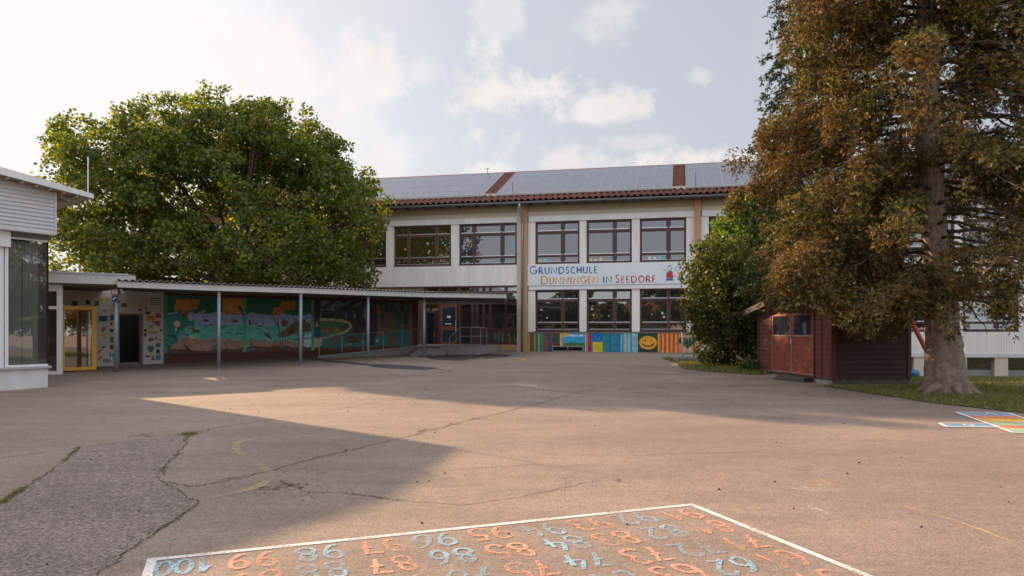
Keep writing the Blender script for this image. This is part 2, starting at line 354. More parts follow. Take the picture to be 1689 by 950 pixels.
def jag(pts, amp=.03, n=6, closed=True):
    out = []; k = len(pts)
    for i in range(k if closed else k-1):
        a = Vector(pts[i][:2]); b = Vector(pts[(i+1) % k][:2])
        for j in range(n):
            p = a.lerp(b, j/n); q = (b-a).orthogonal().normalized() if (b-a).length > 1e-6 else Vector((0, 0))
            s = 0 if j == 0 else rng.normal()*amp
            out.append((p.x+q.x*s, p.y+q.y*s))
    if not closed: out.append(tuple(pts[-1][:2]))
    return out
PX = lambda L, dz=0: [yard(x, y, dz) for x, y in L]
# coarse worn patch
pp = PX([(131,738),(165,733),(199,729),(250,722),(312,715),(295,748),(272,770),(262,790),(300,812),(325,832),(300,850),(255,880),(210,910),(160,949)])
pp = [(p.x, p.y) for p in pp]+[(-2.4, 3.6), (-3.2, 2.4), (-5.6, 2.4), (-5.2, 4.6)]+[(p.x, p.y) for p in PX([(0,832),(40,805),(88,775)])]
ground_sheet('coarse_asphalt_patch', jag(pp, .02, 5), M_coarse, .004, 'patch of coarse worn asphalt with open grain in the left foreground', step=.8)
dk = PX([(498,588.5),(560,596),(610,600),(668,602.5),(724,607),(700,610.5),(640,608),(600,602.5),(540,597)])
ground_sheet('dark_asphalt_repair', jag([(p.x, p.y) for p in dk], .03, 4), M_asph_dark, .004, 'dark repair strip in the asphalt in front of the ramp')
dk = PX([(690,588),(720,584.5),(800,583.2),(845,585.5),(838,589),(800,591.5),(760,595),(715,593)])
ground_sheet('dark_asphalt_repair', jag([(p.x, p.y) for p in dk], .04, 4), M_asph_dark, .004, 'dark asphalt patch in front of the entrance landing')
# cracks
crk = MB(); M_crack = mat('crack_dirt', (.075, .058, .048), .95, var=.3)
def crack(L, w, dz=.0042):
    P = jag([(p.x, p.y) for p in PX(L)], .018, 10, False)
    pts = [G(x, y, dz) for x, y in P]; crk.ribbon(pts, [w*(.35+1.1*rng.random()) for _ in pts])
    return pts
C1 = crack([(0,756),(131,738),(199,729),(312,715),(355,706),(433,694),(554,676),(583,670),(640,661),(700,650),(760,640)], .010)
C2 = crack([(277,795),(313,803),(370,795),(444,777),(500,761),(600,737),(657,724),(760,697),(831,680),(956,647),(1005,635)], .012)
C3 = crack([(462,793),(504,811),(566,813),(657,825),(765,833),(852,821),(935,804),(989,792)], .008)
crack([(131,738),(88,775),(40,805),(0,832)], .010, .0082); crack([(312,715),(295,748),(272,770),(262,790),(300,812),(325,832),(300,850),(255,880),(210,910),(160,949)], .010, .0082)
crack([(860,640),(960,650),(1060,655)], .02); crack([(0,700),(120,698),(280,690)], .01); crack([(1000,752),(1150,748),(1280,744)], .006); crack([(700,606),(745,612),(720,616)], .05)
crack([(690,780),(820,770),(905,765)], .006)
tag(crk.build('pavement_crack', M_crack), 'dark cracks wandering across the asphalt yard', kind='structure')
for nm_, Lc in (('crack_crumble', [(313,803),(370,795),(444,777),(500,761),(600,737),(657,724),(760,697),(831,680),(956,647)]), ('crack_crumble', [(462,793),(504,811),(530,812),(566,813)]), ('crack_crumble', [(640,656),(700,650),(760,655)]), ('crack_crumble', [(690,790),(852,821),(935,804),(989,792),(1060,778)])):
    P_c = [G(p.x, p.y, .0024) for p in PX(Lc)]; mb = MB().ribbon([P_c[k].lerp(P_c[k+1], q/5) for k in range(len(P_c)-1) for q in range(5)], [.05+.2*rng.random() for _ in range((len(P_c)-1)*5)])
    tag(mb.build(nm_, chalk('crumble_dirt', (.11, .082, .066), .30, 38), recalc=False), 'crumbled dark band where the asphalt breaks along a crack', kind='structure')
for k_, (px_, py_, w_s, h_s) in enumerate([(625,628,.5,.22),(690,640,.7,.2),(250,722,.5,.3),(575,633,.35,.12),(720,653,.8,.25),(480,800,.6,.35),(900,668,.9,.25),(1380,655,.5,.2),(1060,640,.6,.2),(330,648,.5,.12),(540,823,.3,.2),(1000,790,.5,.2)]):
    c0 = yard(px_, py_); n_ = 22; pts_ = [(c0.x+math.cos(6.283*i/n_)*w_s*(.7+.5*rng.random()), c0.y+math.sin(6.283*i/n_)*h_s*2*(.7+.5*rng.random())) for i in range(n_)]
    tag(MB().poly([G(a_, b_, .0016+.0001*k_) for a_, b_ in pts_]).build('yard_stain', chalk('stain_dirt', (.085, .062, .050), .30, 14), recalc=False), 'dark dirt stain on the asphalt', kind='structure')
# moss in the joints
mo = []
def moss(L, n, sp=.025, h=.02):
    P = [yard(x, y, .004) for x, y in L]
    ph = rng.uniform(0, 6)
    for _ in range(n):
        i = rng.integers(0, len(P)-1); p = P[i].lerp(P[i+1], rng.random())
        if math.sin(p.x*7+p.y*5+ph)+math.sin(p.y*13+ph)*.6+rng.normal()*.3 < .25: continue
        p = p+Vector((rng.normal()*sp, rng.normal()*sp, 0)); a = rng.random()*6.28; r = .004+.006*rng.random()
        d = Vector((math.cos(a), math.sin(a), 0))*r; mo.extend([p-d, p+d, p+Vector((rng.normal()*.008, rng.normal()*.008, h*(.4+rng.random())))])
moss([(131,738),(88,775),(40,805),(0,832)], 1500, .022, .010); moss([(312,715),(295,748),(290,755)], 500, .03, .014); moss([(272,770),(262,792)], 150, .03, .012)
moss([(312,715),(308,718)], 260, .06, .02); moss([(300,812),(325,832),(285,862),(240,885)], 260, .015, .01); moss([(178,926),(182,930)], 250, .03, .02); moss([(262,795),(313,803),(444,777)], 140, .015, .012)
moss([(764,832),(768,834)], 50, .02, .03); moss([(566,813),(657,825)], 60, .01, .012); moss([(690,713),(705,708)], 60, .01, .012)
M_moss = leaf_mat('moss', [(.08,.075,.025), (.14,.12,.03), (.20,.16,.04)], .2)
tag(np_mesh('moss', np.array([tuple(v) for v in mo]), 3, M_moss), 'yellow green moss growing in the asphalt joints', kind='stuff')
# little stones, twigs
db = MB()
for _ in range(130):
    x = rng.uniform(-6, 9); y = rng.uniform(4, 22); p = G(x, y, .004); r = rng.uniform(.006, .016)
    db.poly([p+Vector((r,0,0)), p+Vector((0,r,0)), p+Vector((-r,0,0)), p+Vector((0,0,r))]); db.poly([p+Vector((-r,0,0)), p+Vector((0,-r,0)), p+Vector((r,0,0)), p+Vector((0,0,r))])
for _ in range(420):
    a_ = rng.random(); x = 6.9+a_*1.9+rng.normal()*.35; y = 17.3-a_*4.3+rng.normal()*.35; p = G(x, y, .02); r = rng.uniform(.012, .03); t_ = rng.random()*6.28
    db.poly([p+Vector((math.cos(t_)*r, math.sin(t_)*r, 0)), p+Vector((-math.sin(t_)*r*.5, math.cos(t_)*r*.5, .008)), p-Vector((math.cos(t_)*r, math.sin(t_)*r, 0)), p+Vector((math.sin(t_)*r*.5, -math.cos(t_)*r*.5, .004))])
tag(db.build('debris', mat('debris_brown', (.08, .055, .04), .9), recalc=False), 'scattered bits of bark and grit on the yard', kind='stuff')

# ------------------------------------------------------------------ grass
M_lawn = mat('lawn_soil', (.11, .10, .035), .95, var=.3, scale=2.5, col2=(.13, .075, .045))
gp = [(7.05, 17.45)]+[(p.x, p.y) for p in PX([(1455,652),(1537,665),(1613,673),(1689,682)])]+[(9.6, 11.3), (12, 10.2), (18, 8), (34, 3), (34, 31), (9.4, 36.1), (9.4, 17.45)]
lawn = ground_sheet('lawn_soil', jag(gp[:6], .03, 5, False)+gp[6:], M_lawn, .012, 'mossy lawn ground under the brown conifer')
bp_ = [(p.x, p.y) for p in PX([(1118,603),(1128,609),(1180,614),(1248,618.5)])]+[(7.1, 21.0), (8.2, 21.5), (8.6, 28.5), (5.6, 28.5), (5.65, 26.0)]
lawn2 = ground_sheet('planting_bed', jag(bp_[:4], .03, 4, False)+bp_[4:], M_lawn, .012, 'strip of earth and grass under the big shrub')
M_gravel = asphalt_mat('gravel', (.25, .22, .19), True)
ground_sheet('gravel_path', [(11.2,19.6),(13.4,19.2),(15.2,19.8),(17.6,19.9),(18.2,20.6),(15.6,21.2),(13.2,21.0),(11.2,20.8)], M_gravel, .02, 'short gravel path crossing the lawn behind the conifer trunk')
def grass(name, poly, n, hmax, label, dens=None, green=True):
    x0, x1 = min(p[0] for p in poly), max(p[0] for p in poly); y0, y1 = min(p[1] for p in poly), max(p[1] for p in poly)
    X = rng.uniform(x0, x1, n*4); Y = rng.uniform(y0, y1, n*4); k = inpoly(X, Y, poly)
    k &= (np.sin(X*1.7+Y*.9)+np.sin(X*.6-Y*2.1)+rng.normal(size=n*4)*.9 > -1.1)
    k &= ~(((X-9.2)**2+(Y-16.)**2) < .45)
    X, Y = X[k][:n], Y[k][:n]; m = len(X); Z = gz(X, Y)+.01
    a = rng.uniform(0, 6.28, m); wdt = rng.uniform(.006, .014, m); h = hmax*rng.uniform(.35, 1, m); lx, ly = rng.normal(size=(2, m))*h*.35
    V = np.zeros((m, 3, 3)); V[:, 0] = np.stack([X-np.cos(a)*wdt, Y-np.sin(a)*wdt, Z], -1); V[:, 1] = np.stack([X+np.cos(a)*wdt, Y+np.sin(a)*wdt, Z], -1); V[:, 2] = np.stack([X+lx, Y+ly, Z+h], -1)
    return tag(np_mesh(name, V.reshape(-1, 3), 3, M_grass), label, kind='stuff')
M_grass = leaf_mat('grass_blades', [(.08,.09,.022), (.13,.14,.035), (.19,.18,.05), (.24,.20,.07)], .3, tcol=(1.5, 1.5, .7))
near = [p for p in gp[:5]]+[(9.6, 11.3), (14, 9.6), (16, 17), (9.6, 17.6), (7.4, 17.3)]
grass('grass', near, 42000, .075, 'short mown grass around the conifer trunk')
grass('grass', [(9.6, 17.6), (16, 17), (24, 24), (24, 31), (11, 34), (9.6, 25)], 26000, .09, 'lawn grass between the conifer and the basement windows')
grass('grass', bp_, 9000, .13, 'grass growing along the foot of the shrub')

# ------------------------------------------------------------------ stroke lettering
def arc(cx, cy, rx, ry, a0, a1, n=14): return [(cx+rx*math.cos(R(a0+(a1-a0)*i/n)), cy+ry*math.sin(R(a0+(a1-a0)*i/n))) for i in range(n+1)]
DIG = {
 '0': [arc(.5, .5, .42, .5, 90, 450, 22)],
 '1': [[(.15, .62), (.35, .8), (.55, 1.0)], [(.55, 1.0), (.6, .5), (.62, 0)]],
 '2': [arc(.45, .72, .38, .28, 165, -30, 12)+[(.5, .3), (.08, .02)], [(.08, .02), (.4, .10), (.9, .02)]],
 '3': [arc(.42, .75, .38, .25, 150, -80, 12), arc(.42, .27, .44, .27, 80, -150, 14)],
 '4': [[(.42, 1.0), (.2, .7), (.05, .42), (.5, .38), (.98, .42)], [(.72, .72), (.66, .35), (.64, 0)]],
 '5': [[(.85, .98), (.25, .98), (.18, .6)], [(.18, .6)]+arc(.42, .3, .45, .32, 110, -150, 14)],
 '6': [[(.75, 1.0), (.4, .85), (.14, .5)]+arc(.5, .28, .4, .28, 180, 540, 18)],
 '7': [[(.05, .95), (.5, .92), (.92, .98), (.6, .5), (.42, 0)], [(.3, .5), (.6, .48), (.88, .53)]],
 '8': [arc(.5, .75, .32, .25, -90, 270, 18), arc(.5, .25, .4, .25, 90, 450, 18)],
 '9': [arc(.5, .72, .38, .28, 0, 360, 18), [(.88, .72), (.82, .35), (.5, .02), (.2, .05)]],
 'G': [arc(.52, .5, .48, .5, 55, 345, 20)+[(.98, .42), (.66, .42)]],
 'R': [[(.1, 0), (.1, 1)], [(.1, 1)]+arc(.42, .74, .36, .26, 90, -90, 12)+[(.1, .48)], [(.4, .48), (.95, 0)]],
 'U': [[(.08, 1), (.08, .4)]+arc(.5, .35, .42, .35, 180, 360, 12)+[(.92, 1)]],
 'N': [[(.06, 0), (.06, 1), (.94, 0), (.94, 1)]],
 'D': [[(.1, 0), (.1, 1), (.35, 1)]+arc(.4, .5, .54, .5, 85, -85, 14)+[(.1, 0)]],
 'S': [arc(.5, .74, .38, .26, 40, 270, 14)+arc(.46, .25, .4, .25, 90, -150, 14)[1:]],
 'C': [arc(.56, .5, .5, .5, 50, 310, 20)],
 'H': [[(.08, 0), (.08, 1)], [(.92, 0), (.92, 1)], [(.08, .52), (.92, .52)]],
 'L': [[(.12, 1), (.12, 0), (.9, .02)]],
 'E': [[(.86, 1), (.12, 1), (.12, 0), (.88, 0)], [(.12, .52), (.74, .52)]],
 'I': [[(.5, 0), (.5, 1)]],
 'O': [arc(.5, .5, .5, .5, 90, 450, 24)],
 'F': [[(.86, 1), (.12, 1), (.12, 0)], [(.12, .5), (.74, .5)]],
 'V': [[(.02, 1), (.5, 0), (.98, 1)]],
}
def strokes(mb, ch, place, wd, mi=0, nrm=(0,0,1), flare=False, jit=0, eps=.0006):
    for si, st in enumerate(DIG[ch]):
        pts = [place(x+rng.normal()*jit, y+rng.normal()*jit) for x, y in st]
        off = Vector(nrm)*(eps*si)
        pts = [Vector(p)+off for p in pts]; n = len(pts)
        if flare: ww = [wd*(.85+.5*abs(2*i/(n-1)-1)**2) for i in range(n)] if n > 1 else wd
        else: ww = [wd*(.8+.4*rng.random()) for _ in pts]
        mb.ribbon(pts, ww, mi, nrm)

# ------------------------------------------------------------------ number chart on the yard
CH_white = chalk('worn_white_road_paint', (.72, .66, .62), .75); CH_blue = chalk('worn_blue_paint', (.29, .47, .56), .60); CH_orange = chalk('worn_orange_paint', (.76, .34, .22), .60)
CA = yard(1135, 835); rt = Vector((-.936, -.352, 0)).normalized(); upv = Vector((.352, -.936, 0)).normalized(); CELL = .406
def cp(j, k, dz=.004): q = CA+rt*(j*CELL)+upv*(k*CELL); return G(q.x, q.y, dz)
chart = thing('number_chart', 'painted hundred number chart on the asphalt in the foreground', 'painted number chart', tuple(CA))
def rel(root, mb): 
    l = root.location; mb.v = [(a-l[0], b-l[1], c-l[2]) for a, b, c in mb.v]; return mb
b = MB()
bw = .06
b.poly([cp(-.07, -.14), cp(-.07, 0), cp(10.15, 0), cp(10.15, -.14)]); b.poly([cp(-.2, -.14), cp(-.2, 7), cp(-.07, 7), cp(-.07, -.14)]); b.poly([cp(10.0, .001), cp(10.0, 7), cp(10.22, 7), cp(10.15, .001)])
rel(chart, b).build('border', CH_white, chart, recalc=False)
for k in range(6):
    for j in range(10):
        num = 91+j-10*k; s_ = str(num); col = CH_orange if num % 2 else CH_blue
        mb = MB(); n = len(s_); wd = .34 if n == 2 else .27
        jx, jy = rng.normal()*.03, rng.normal()*.03; tilt = rng.normal()*.06
        for i, ch in enumerate(s_):
            x0 = .12+jx+i*(.42 if n == 2 else .29)
            def pl(u, v, x0=x0, jy=jy): 
                yy = .14+jy+v*.72; return cp(j+x0+u*wd+(v-.5)*tilt, k+yy, .0045)
            strokes(mb, ch, pl, .033, jit=.012)
        o = rel(chart, mb).build('number', col, chart, recalc=False)
        part(o, '%s number %d' % ('orange' if num % 2 else 'blue', num))
# hopscotch at the right
hop = thing('hopscotch', 'colourful painted hopscotch field at the lawn edge on the right', 'hopscotch', tuple(yard(1577, 680)))
A0, B0 = Vector((7.36, 12.65, 0)), Vector((6.85, 10.43, 0)); wv = Vector((.78, -.12, 0))
hc = {'blue': chalk('hopscotch_blue', (.20, .34, .46), .78), 'orange': chalk('hopscotch_orange', (.75, .28, .14), .78), 'yellow': chalk('hopscotch_yellow', (.85, .48, .06), .78), 'green': chalk('hopscotch_green', (.36, .50, .36), .78)}
def gq(p, dz=.004): return G(p.x, p.y, dz)
for i, c in enumerate(('blue', 'orange', 'yellow', 'green', 'orange', 'green')):
    a = A0.lerp(B0, i/6); d = A0.lerp(B0, (i+1)/6); mb = MB().poly([gq(a), gq(d), gq(d+wv), gq(a+wv)])
    o = rel(hop, mb).build('field', hc[c], hop, recalc=False); part(o, c+' painted field')
sb = [Vector((6.34, 11.33, 0)), Vector((6.24, 10.95, 0)), Vector((6.97, 10.92, 0)), Vector((7.05, 11.30, 0))]
part(rel(hop, MB().poly([gq(p) for p in sb])).build('field', hc['blue'], hop, recalc=False), 'blue side field')
mb = MB(); E = .0085
for a, c in ((A0, B0), (A0+wv, B0+wv), (A0, A0+wv), (B0, B0+wv)): mb.ribbon([gq(a, E), gq(c, E)], .05); E += .0004
for i in range(1, 6): a = A0.lerp(B0, i/6); mb.ribbon([gq(a, E), gq(a+wv, E)], .022); E += .0002
for i in range(4): mb.ribbon([gq(sb[i], E), gq(sb[(i+1) % 4], E)], .05); E += .0004
rel(hop, mb).build('outline', chalk('hopscotch_white', (.75, .70, .66), 1.0), hop, recalc=False)
for ch, c, s_ in (('0', Vector((6.6, 11.06, 0)), .16), ('1', A0+wv*.5-Vector((.05, .30, 0)), .22), ('2', A0.lerp(B0, .62)+wv*.6, .18)):
    mb = MB(); strokes(mb, ch, lambda u, v: gq(c+Vector((u*s_*.8, v*s_, 0)), .0105), .03); rel(hop, mb).build('number', chalk('hop_digit', (.8, .76, .72), .9), hop, recalc=False)
# loose chalk marks
def chalkline(name, L, wd, col, label, hold=.4, cat='chalk mark'):
    pts = PX(L, .0045); mb = MB(); P = []
    for i in range(len(pts)-1):
        for k in range(6): q = pts[i].lerp(pts[i+1], k/6); P.append(G(q.x+rng.normal()*.004, q.y+rng.normal()*.004, .0046))
    P.append(pts[-1]); mb.ribbon(P, wd); o = mb.build(name, chalk(name, col, hold), recalc=False); return tag(o, label, cat)
chalkline('painted_curve', [(515,719),(470,720),(426,723),(402,727),(391,731),(387,736),(389,742),(398,749),(408,754),(432,769),(442,776),(446,783),(443,791),(432,800),(414,807),(391,813),(360,819),(327,825)], .085, (.55, .42, .20), 'worn yellow S shaped line beside the coarse asphalt patch', .45, 'painted line')
YC = (.75, .52, .22); WC = (.6, .56, .53)
chalkline('chalk_line', [(1480,832),(1500,838),(1560,855),(1620,875),(1670,895)], .03, YC, 'long yellow chalk line in the right foreground', .34)
chalkline('chalk_line', [(1590,850),(1540,838),(1480,815),(1460,795),(1462,782),(1490,779),(1560,784),(1689,795)], .02, YC, 'thin yellow chalk loop at the right edge of the yard', .30)
chalkline('chalk_line', [(800,797),(760,792),(738,778),(733,768),(742,755),(760,742)], .018, YC, 'thin yellow chalk curve in the middle of the yard', .32)
chalkline('chalk_line', [(1335,723),(1355,726),(1378,731)], .03, WC, 'short white chalk dash left of the hopscotch', .3)
for i, (L, c, t) in enumerate([([(1300,805),(1330,810),(1310,806),(1350,812),(1320,803),(1370,811)], WC, 'white scribble of chalk on the open yard'), ([(1330,797),(1360,803),(1340,791),(1375,800),(1350,790),(1400,797)], YC, 'yellow scribble of chalk on the open yard'), ([(1332,835),(1352,843),(1345,838),(1378,855)], WC, 'short white chalk scribble near the number chart')]):
    chalkline('chalk_scribble', L, .03, c, t, .34)
chalkline('chalk_line', [(275,629),(330,626.5),(396,628),(345,632),(275,629)], .05, (.5, .5, .4), 'faded white rectangle painted in front of the walkway', .35, 'painted line')
chalkline('chalk_line', [(268,893),(278,891),(290,889)], .03, (.25, .45, .52), 'short blue chalk stroke left of the number chart', .5)
for L, t in (([(420,745),(470,748),(520,738)], 'faint blue chalk stroke inside the shadow'), ([(560,868),(600,862)], 'faint blue chalk stroke above the number chart'), ([(700,835),(760,833)], 'faint blue chalk dash beside the crack')):
    chalkline('chalk_line', L, .03, (.3, .45, .5), t, .1)
# painted ring game near the entrance
gm = thing('painted_game', 'yellow and blue painted ring game on the asphalt by the entrance landing', 'painted game', tuple(yard(815, 592)))
for nm, L, c in (('arrow', [(772,593.5),(790,592),(800,590.3),(835,589.6)], (.65,.4,.05)), ('arrow', [(800,595),(815,594)], (.7,.35,.05)), ('arrow', [(822,592.8),(838,592.6)], (.75,.5,.05)), ('arrow', [(841,595),(866,593.6),(850,591.5)], (.75,.5,.05)), ('ring', [(790,593),(812,591.5),(830,591.2)], (.05,.3,.35)), ('ring', [(808,590.2),(824,590)], (.5,.1,.08)), ('ring', [(840,590),(855,588.6)], (.05,.35,.4)), ('ring', [(818,602.6),(825,602.2)], (.3,.4,.5))):
    mb = MB().ribbon(PX(L, .009), .11); rel(gm, mb).build(nm, chalk('game_paint', c, .9), gm, recalc=False)

# ------------------------------------------------------------------ school building (local x along facade, y into it)
FO = Vector((.77, 37.8, 0)); FA = math.atan2(-.2161, .9763)
school = thing('school_building', 'long two storey school with red tiled solar roof and white cladding', 'school building', tuple(FO), FA)
def fs(px, py, off=0.0):                           # photo place -> (s, z) on the facade plane shifted off towards the yard
    k = (px-CXP)/FPX; X0, Y0 = FO.x-.2161*off, FO.y-.9763*off
    s = (Y0*k-X0)/(.9763+.2161*k); Y = Y0-.2161*s; return s, 1.6+(HOR-py)*Y/FPX
P_ = 8.31; SL, SR = -17.8, 33.0
def ribs(mb, s0, s1, z0, z1, y=0.0, pitch=.1, d=.02, mi=0):
    n = max(1, round((s1-s0)/pitch)); p = (s1-s0)/n
    for i in range(n):
        a = s0+i*p
        for (u0, v0, u1, v1) in ((a, y, a+p*.55, y), (a+p*.55, y, a+p*.65, y+d), (a+p*.65, y+d, a+p*.9, y+d), (a+p*.9, y+d, a+p, y)):
            mb.poly([(u0, v0, z0), (u1, v1, z0), (u1, v1, z1), (u0, v0, z1)], mi)
# core wall
MB().box(SL, .35, -1.2, SR, .65, 8.6).build('wall', M_cream, school)
MB().box(SL, .36, 8.0, SL+.3, 12, 8.6).box(SL, .65, -1, SL+.25, 11.5, 8.5).box(SR-.25, .65, -1, SR, 11.5, 8.5).box(SL, 11.2, -1, SR, 11.5, 8.5).build('rear_wall', M_cream, school)
MB().box(SL, 0.0, 7.54, SR, .33, 8.3).build('eaves_band', M_beige, school)
MB().box(SL, -.03, 7.335, SR, .33, 7.538).build('lintel_band', M_cream, school)
mb = MB(); 
bays = [-.24+P_*i for i in range(0, 4)]
mb.box(SL, -.06, 7.05, -.42, .30, 7.33)
for b0 in bays: mb.box(b0+.3, -.06, 7.05, b0+P_-.005, .30, 7.33)
mb.build('blind_box', M_white, school, bevel=.01)
for b0 in bays+[bays[-1]+P_]: MB().box(b0-.02, -.16, -.4, b0+.26, .34, 7.95).build('pilaster', M_tan, school)
MB().box(-.52, -.1, .3, -.27, .34, 7.9).build('pilaster', M_cream, school)
M_stick = [mat('sticker_'+str(i), c, .6, var=.03) for i, c in enumerate([(.55,.55,.53), (.15,.5,.7), (.75,.5,.08), (.7,.22,.1)])]
def star(mb, s, z, r, y, mi):
    mb.poly([(s+math.cos(6.283*i/10+.3)*r*(1 if i % 2 else .45), y, z+math.sin(6.283*i/10+.3)*r*(1 if i % 2 else .45)) for i in range(10)], mi)
def window(s0, s1, z0, z1, mulls, glass=None, fm=None, stick=0, kind='r', upper=True, bottom_glow=False):
    fm = fm or M_brown; glass = glass or M_pane; y = .10; t = .065
    mb = MB(); H_ = z1-z0
    mb.box(s0, y, z0, s0+t, y+.10, z1); mb.box(s1-t, y, z0, s1, y+.10, z1); mb.box(s0+t, y, z0, s1-t, y+.10, z0+.07); mb.box(s0+t, y, z1-t, s1-t, y+.10, z1)
    ta, tb = z0+H_*.78, z0+H_*.205
    for m_ in mulls: c = s0+(s1-s0)*m_; mb.box(c-.075, y+.002, z0+.07, c+.075, y+.098, z1-t)
    mb.box(s0+t, y-.004, ta-.12, s1-t, y+.09, ta); mb.box(s0+t, y-.004, tb-.07, s1-t, y+.09, tb)
    xs_ = [s0+t]+[s0+(s1-s0)*m_ for m_ in mulls]+[s1-t]
    for a, b_ in zip(xs_[:-1], xs_[1:]):           # sash rims
        for zz0, zz1 in ((z0+.07, tb-.07), (tb, ta-.12), (ta, z1-t)):
            aa, bb = a+(.075 if a != s0+t else 0), b_-(.075 if b_ != s1-t else 0); r = .03
            mb.box(aa, y+.02, zz0, aa+r, y+.06, zz1); mb.box(bb-r, y+.02, zz0, bb, y+.06, zz1)
            mb.box(aa+r, y+.02, zz0, bb-r, y+.06, zz0+r); mb.box(aa+r, y+.02, zz1-r, bb-r, y+.06, zz1)
    sl = mb
    for a, b_ in zip(xs_[:-1], xs_[1:]):
        for zz in (ta, tb): sl.box(a+.04, y-.03, zz, b_-.04, y-.006, zz+.035, 1)
        sl.box(a+.04, y-.03, z0+.075, b_-.04, y-.001, z0+.10, 1)
    w_ = mb.build('window', [fm, M_silver], school)
    MB().box(s0+t*.5, y+.055, z0+.03, s1-t*.5, y+.06, z1-.03).build('pane', glass, w_)
    MB().box(s0-.02, -.03, z0-.035, s1+.02, y+.10, z0-.002).build('sill', M_film, w_)
    if upper and not stick:
        mb = MB(); x_ = s0+.12
        while x_ < s1-.4:
            if rng.random() < .35 and not any(abs(x_+.1-(s0+(s1-s0)*m_)) < .25 for m_ in mulls): q_ = rng.uniform(.1, .2); MB().box(x_, y+.046, z0+.10, x_+q_, y+.05, z0+.10+rng.uniform(.08, .18)).build('paper', M_stick[int(rng.integers(0, 3))], w_)
            x_ += .25
        if mb.v: mb.build('window_decoration', M_stick, w_)
    if stick:
        mb = MB()
        for _ in range(stick):
            s_ = rng.uniform(s0+.2, s1-.2)
            if any(abs(s_-(s0+(s1-s0)*m_)) < .16 for m_ in mulls): continue
            zz = z0+H_*rng.uniform(.32, .6); star(mb, s_, zz, rng.uniform(.045, .085), y+.048, int(rng.integers(0, 4)) if upper else 0)
        if upper and glass is M_film_glass:
            for _ in range(60): star(mb, rng.uniform(s0+.15, s1-.15), z0+rng.uniform(.1, .33), rng.uniform(.012, .03), y+.046, 0)
        mb.build('window_decoration', M_stick, w_)
    return w_
def pier(s0, s1, z0, z1): 
    mb = MB(); mb.box(s0, .03, z0, s1, .30, z1); ribs(mb, s0+.005, s1-.005, z0, z1, -.005, .07, .012); mb.build('pier', M_clad, school)
offs = [(.63, 2.82), (3.17, 5.35), (5.73, 7.9)]
for bi, b0 in enumerate(bays[:3 if False else 4]):
    edges = [b0+.26]+[q for o_ in offs for q in (b0+o_[0], b0+o_[1])]+[b0+P_-.02]
    for lv, (z0, z1) in enumerate(((4.99, 7.04), (1.66, 3.67))):
        if bi == 3 and lv == 1: pass
        for i in range(0, 8, 2): pier(edges[i], edges[i+1], z0-.04, z1+.008)
        for i, (a, c) in enumerate(offs):
            window(b0+a, b0+c, z0, z1, [.62], M_pane if lv == 0 else M_pane_dark, stick=0 if lv == 0 else 3, upper=lv == 0)
    mb = MB(); ribs(mb, b0+.27, b0+P_-.03, 3.89, 4.955, -.04, .1, .02); mb.box(b0+.27, -.015, 3.89, b0+P_-.03, .3, 4.94); mb.build('cladding', M_clad, school)
    MB().box(b0+.30, -.07, 3.685, b0+P_-.05, .3, 3.885).build('shutter_box', M_white, school, bevel=.01)
    if bi > 0:
        mb = MB(); ribs(mb, b0+.27, b0+P_-.03, .65, 1.615, -.04, .1, .02); mb.box(b0+.27, -.015, .65, b0+P_-.03, .3, 1.6); mb.build('cladding', M_clad, school)
        MB().box(b0+.27, -.09, .50, b0+P_-.03, .3, .645).build('flashing', M_silver, school)
        for q in range(5):
            a = b0+.05+q*1.62; MB().box(a+1.1, -.05, -.5, a+1.62, .34, .497).build('basement_column', M_cream, school)
            if q < 5: 
                w_ = MB().box(a, .2, -.5, a+1.1, .24, -.12).box(a, .2, -.12, a+.06, .24, .497).box(a+1.04, .2, -.12, a+1.1, .24, .497).box(a+.06, .2, -.12, a+1.04, .23, -.06).build('basement_window', M_rail, school)
                MB().box(a+.06, .22, -.06, a+1.04, .225, .497).build('pane', M_pane_dark, w_)
# painted cladding of the first bay: ribbed boards painted by the children
def canvas(x0, x1, z0, z1, cell):
    nx, nz = int(round((x1-x0)/cell)), int(round((z1-z0)/cell)); gx = x0+(np.arange(nx)+.5)*(x1-x0)/nx; gz_ = z0+(np.arange(nz)+.5)*(z1-z0)/nz
    X, Z = np.meshgrid(gx, gz_); return dict(x0=x0, x1=x1, z0=z0, z1=z1, nx=nx, nz=nz, X=X, Z=Z, C=np.zeros((nz, nx, 3)))
def fill(c, mask, col): c['C'][mask] = col
def cpoly(c, pts, col): fill(c, inpoly(c['X'], c['Z'], pts), col)
def cell_(c, x, z, rx, rz, col, rot=0): 
    dx, dz = c['X']-x, c['Z']-z; a = dx*math.cos(rot)+dz*math.sin(rot); b = -dx*math.sin(rot)+dz*math.cos(rot); fill(c, (a/rx)**2+(b/rz)**2 < 1, col)
def cline(c, pts, wd, col):
    for (xa, za), (xb, zb) in zip(pts[:-1], pts[1:]):
        dx, dz = xb-xa, zb-za; L2 = dx*dx+dz*dz+1e-9; t = np.clip(((c['X']-xa)*dx+(c['Z']-za)*dz)/L2, 0, 1)
        fill(c, (c['X']-xa-t*dx)**2+(c['Z']-za-t*dz)**2 < (wd/2)**2, col)
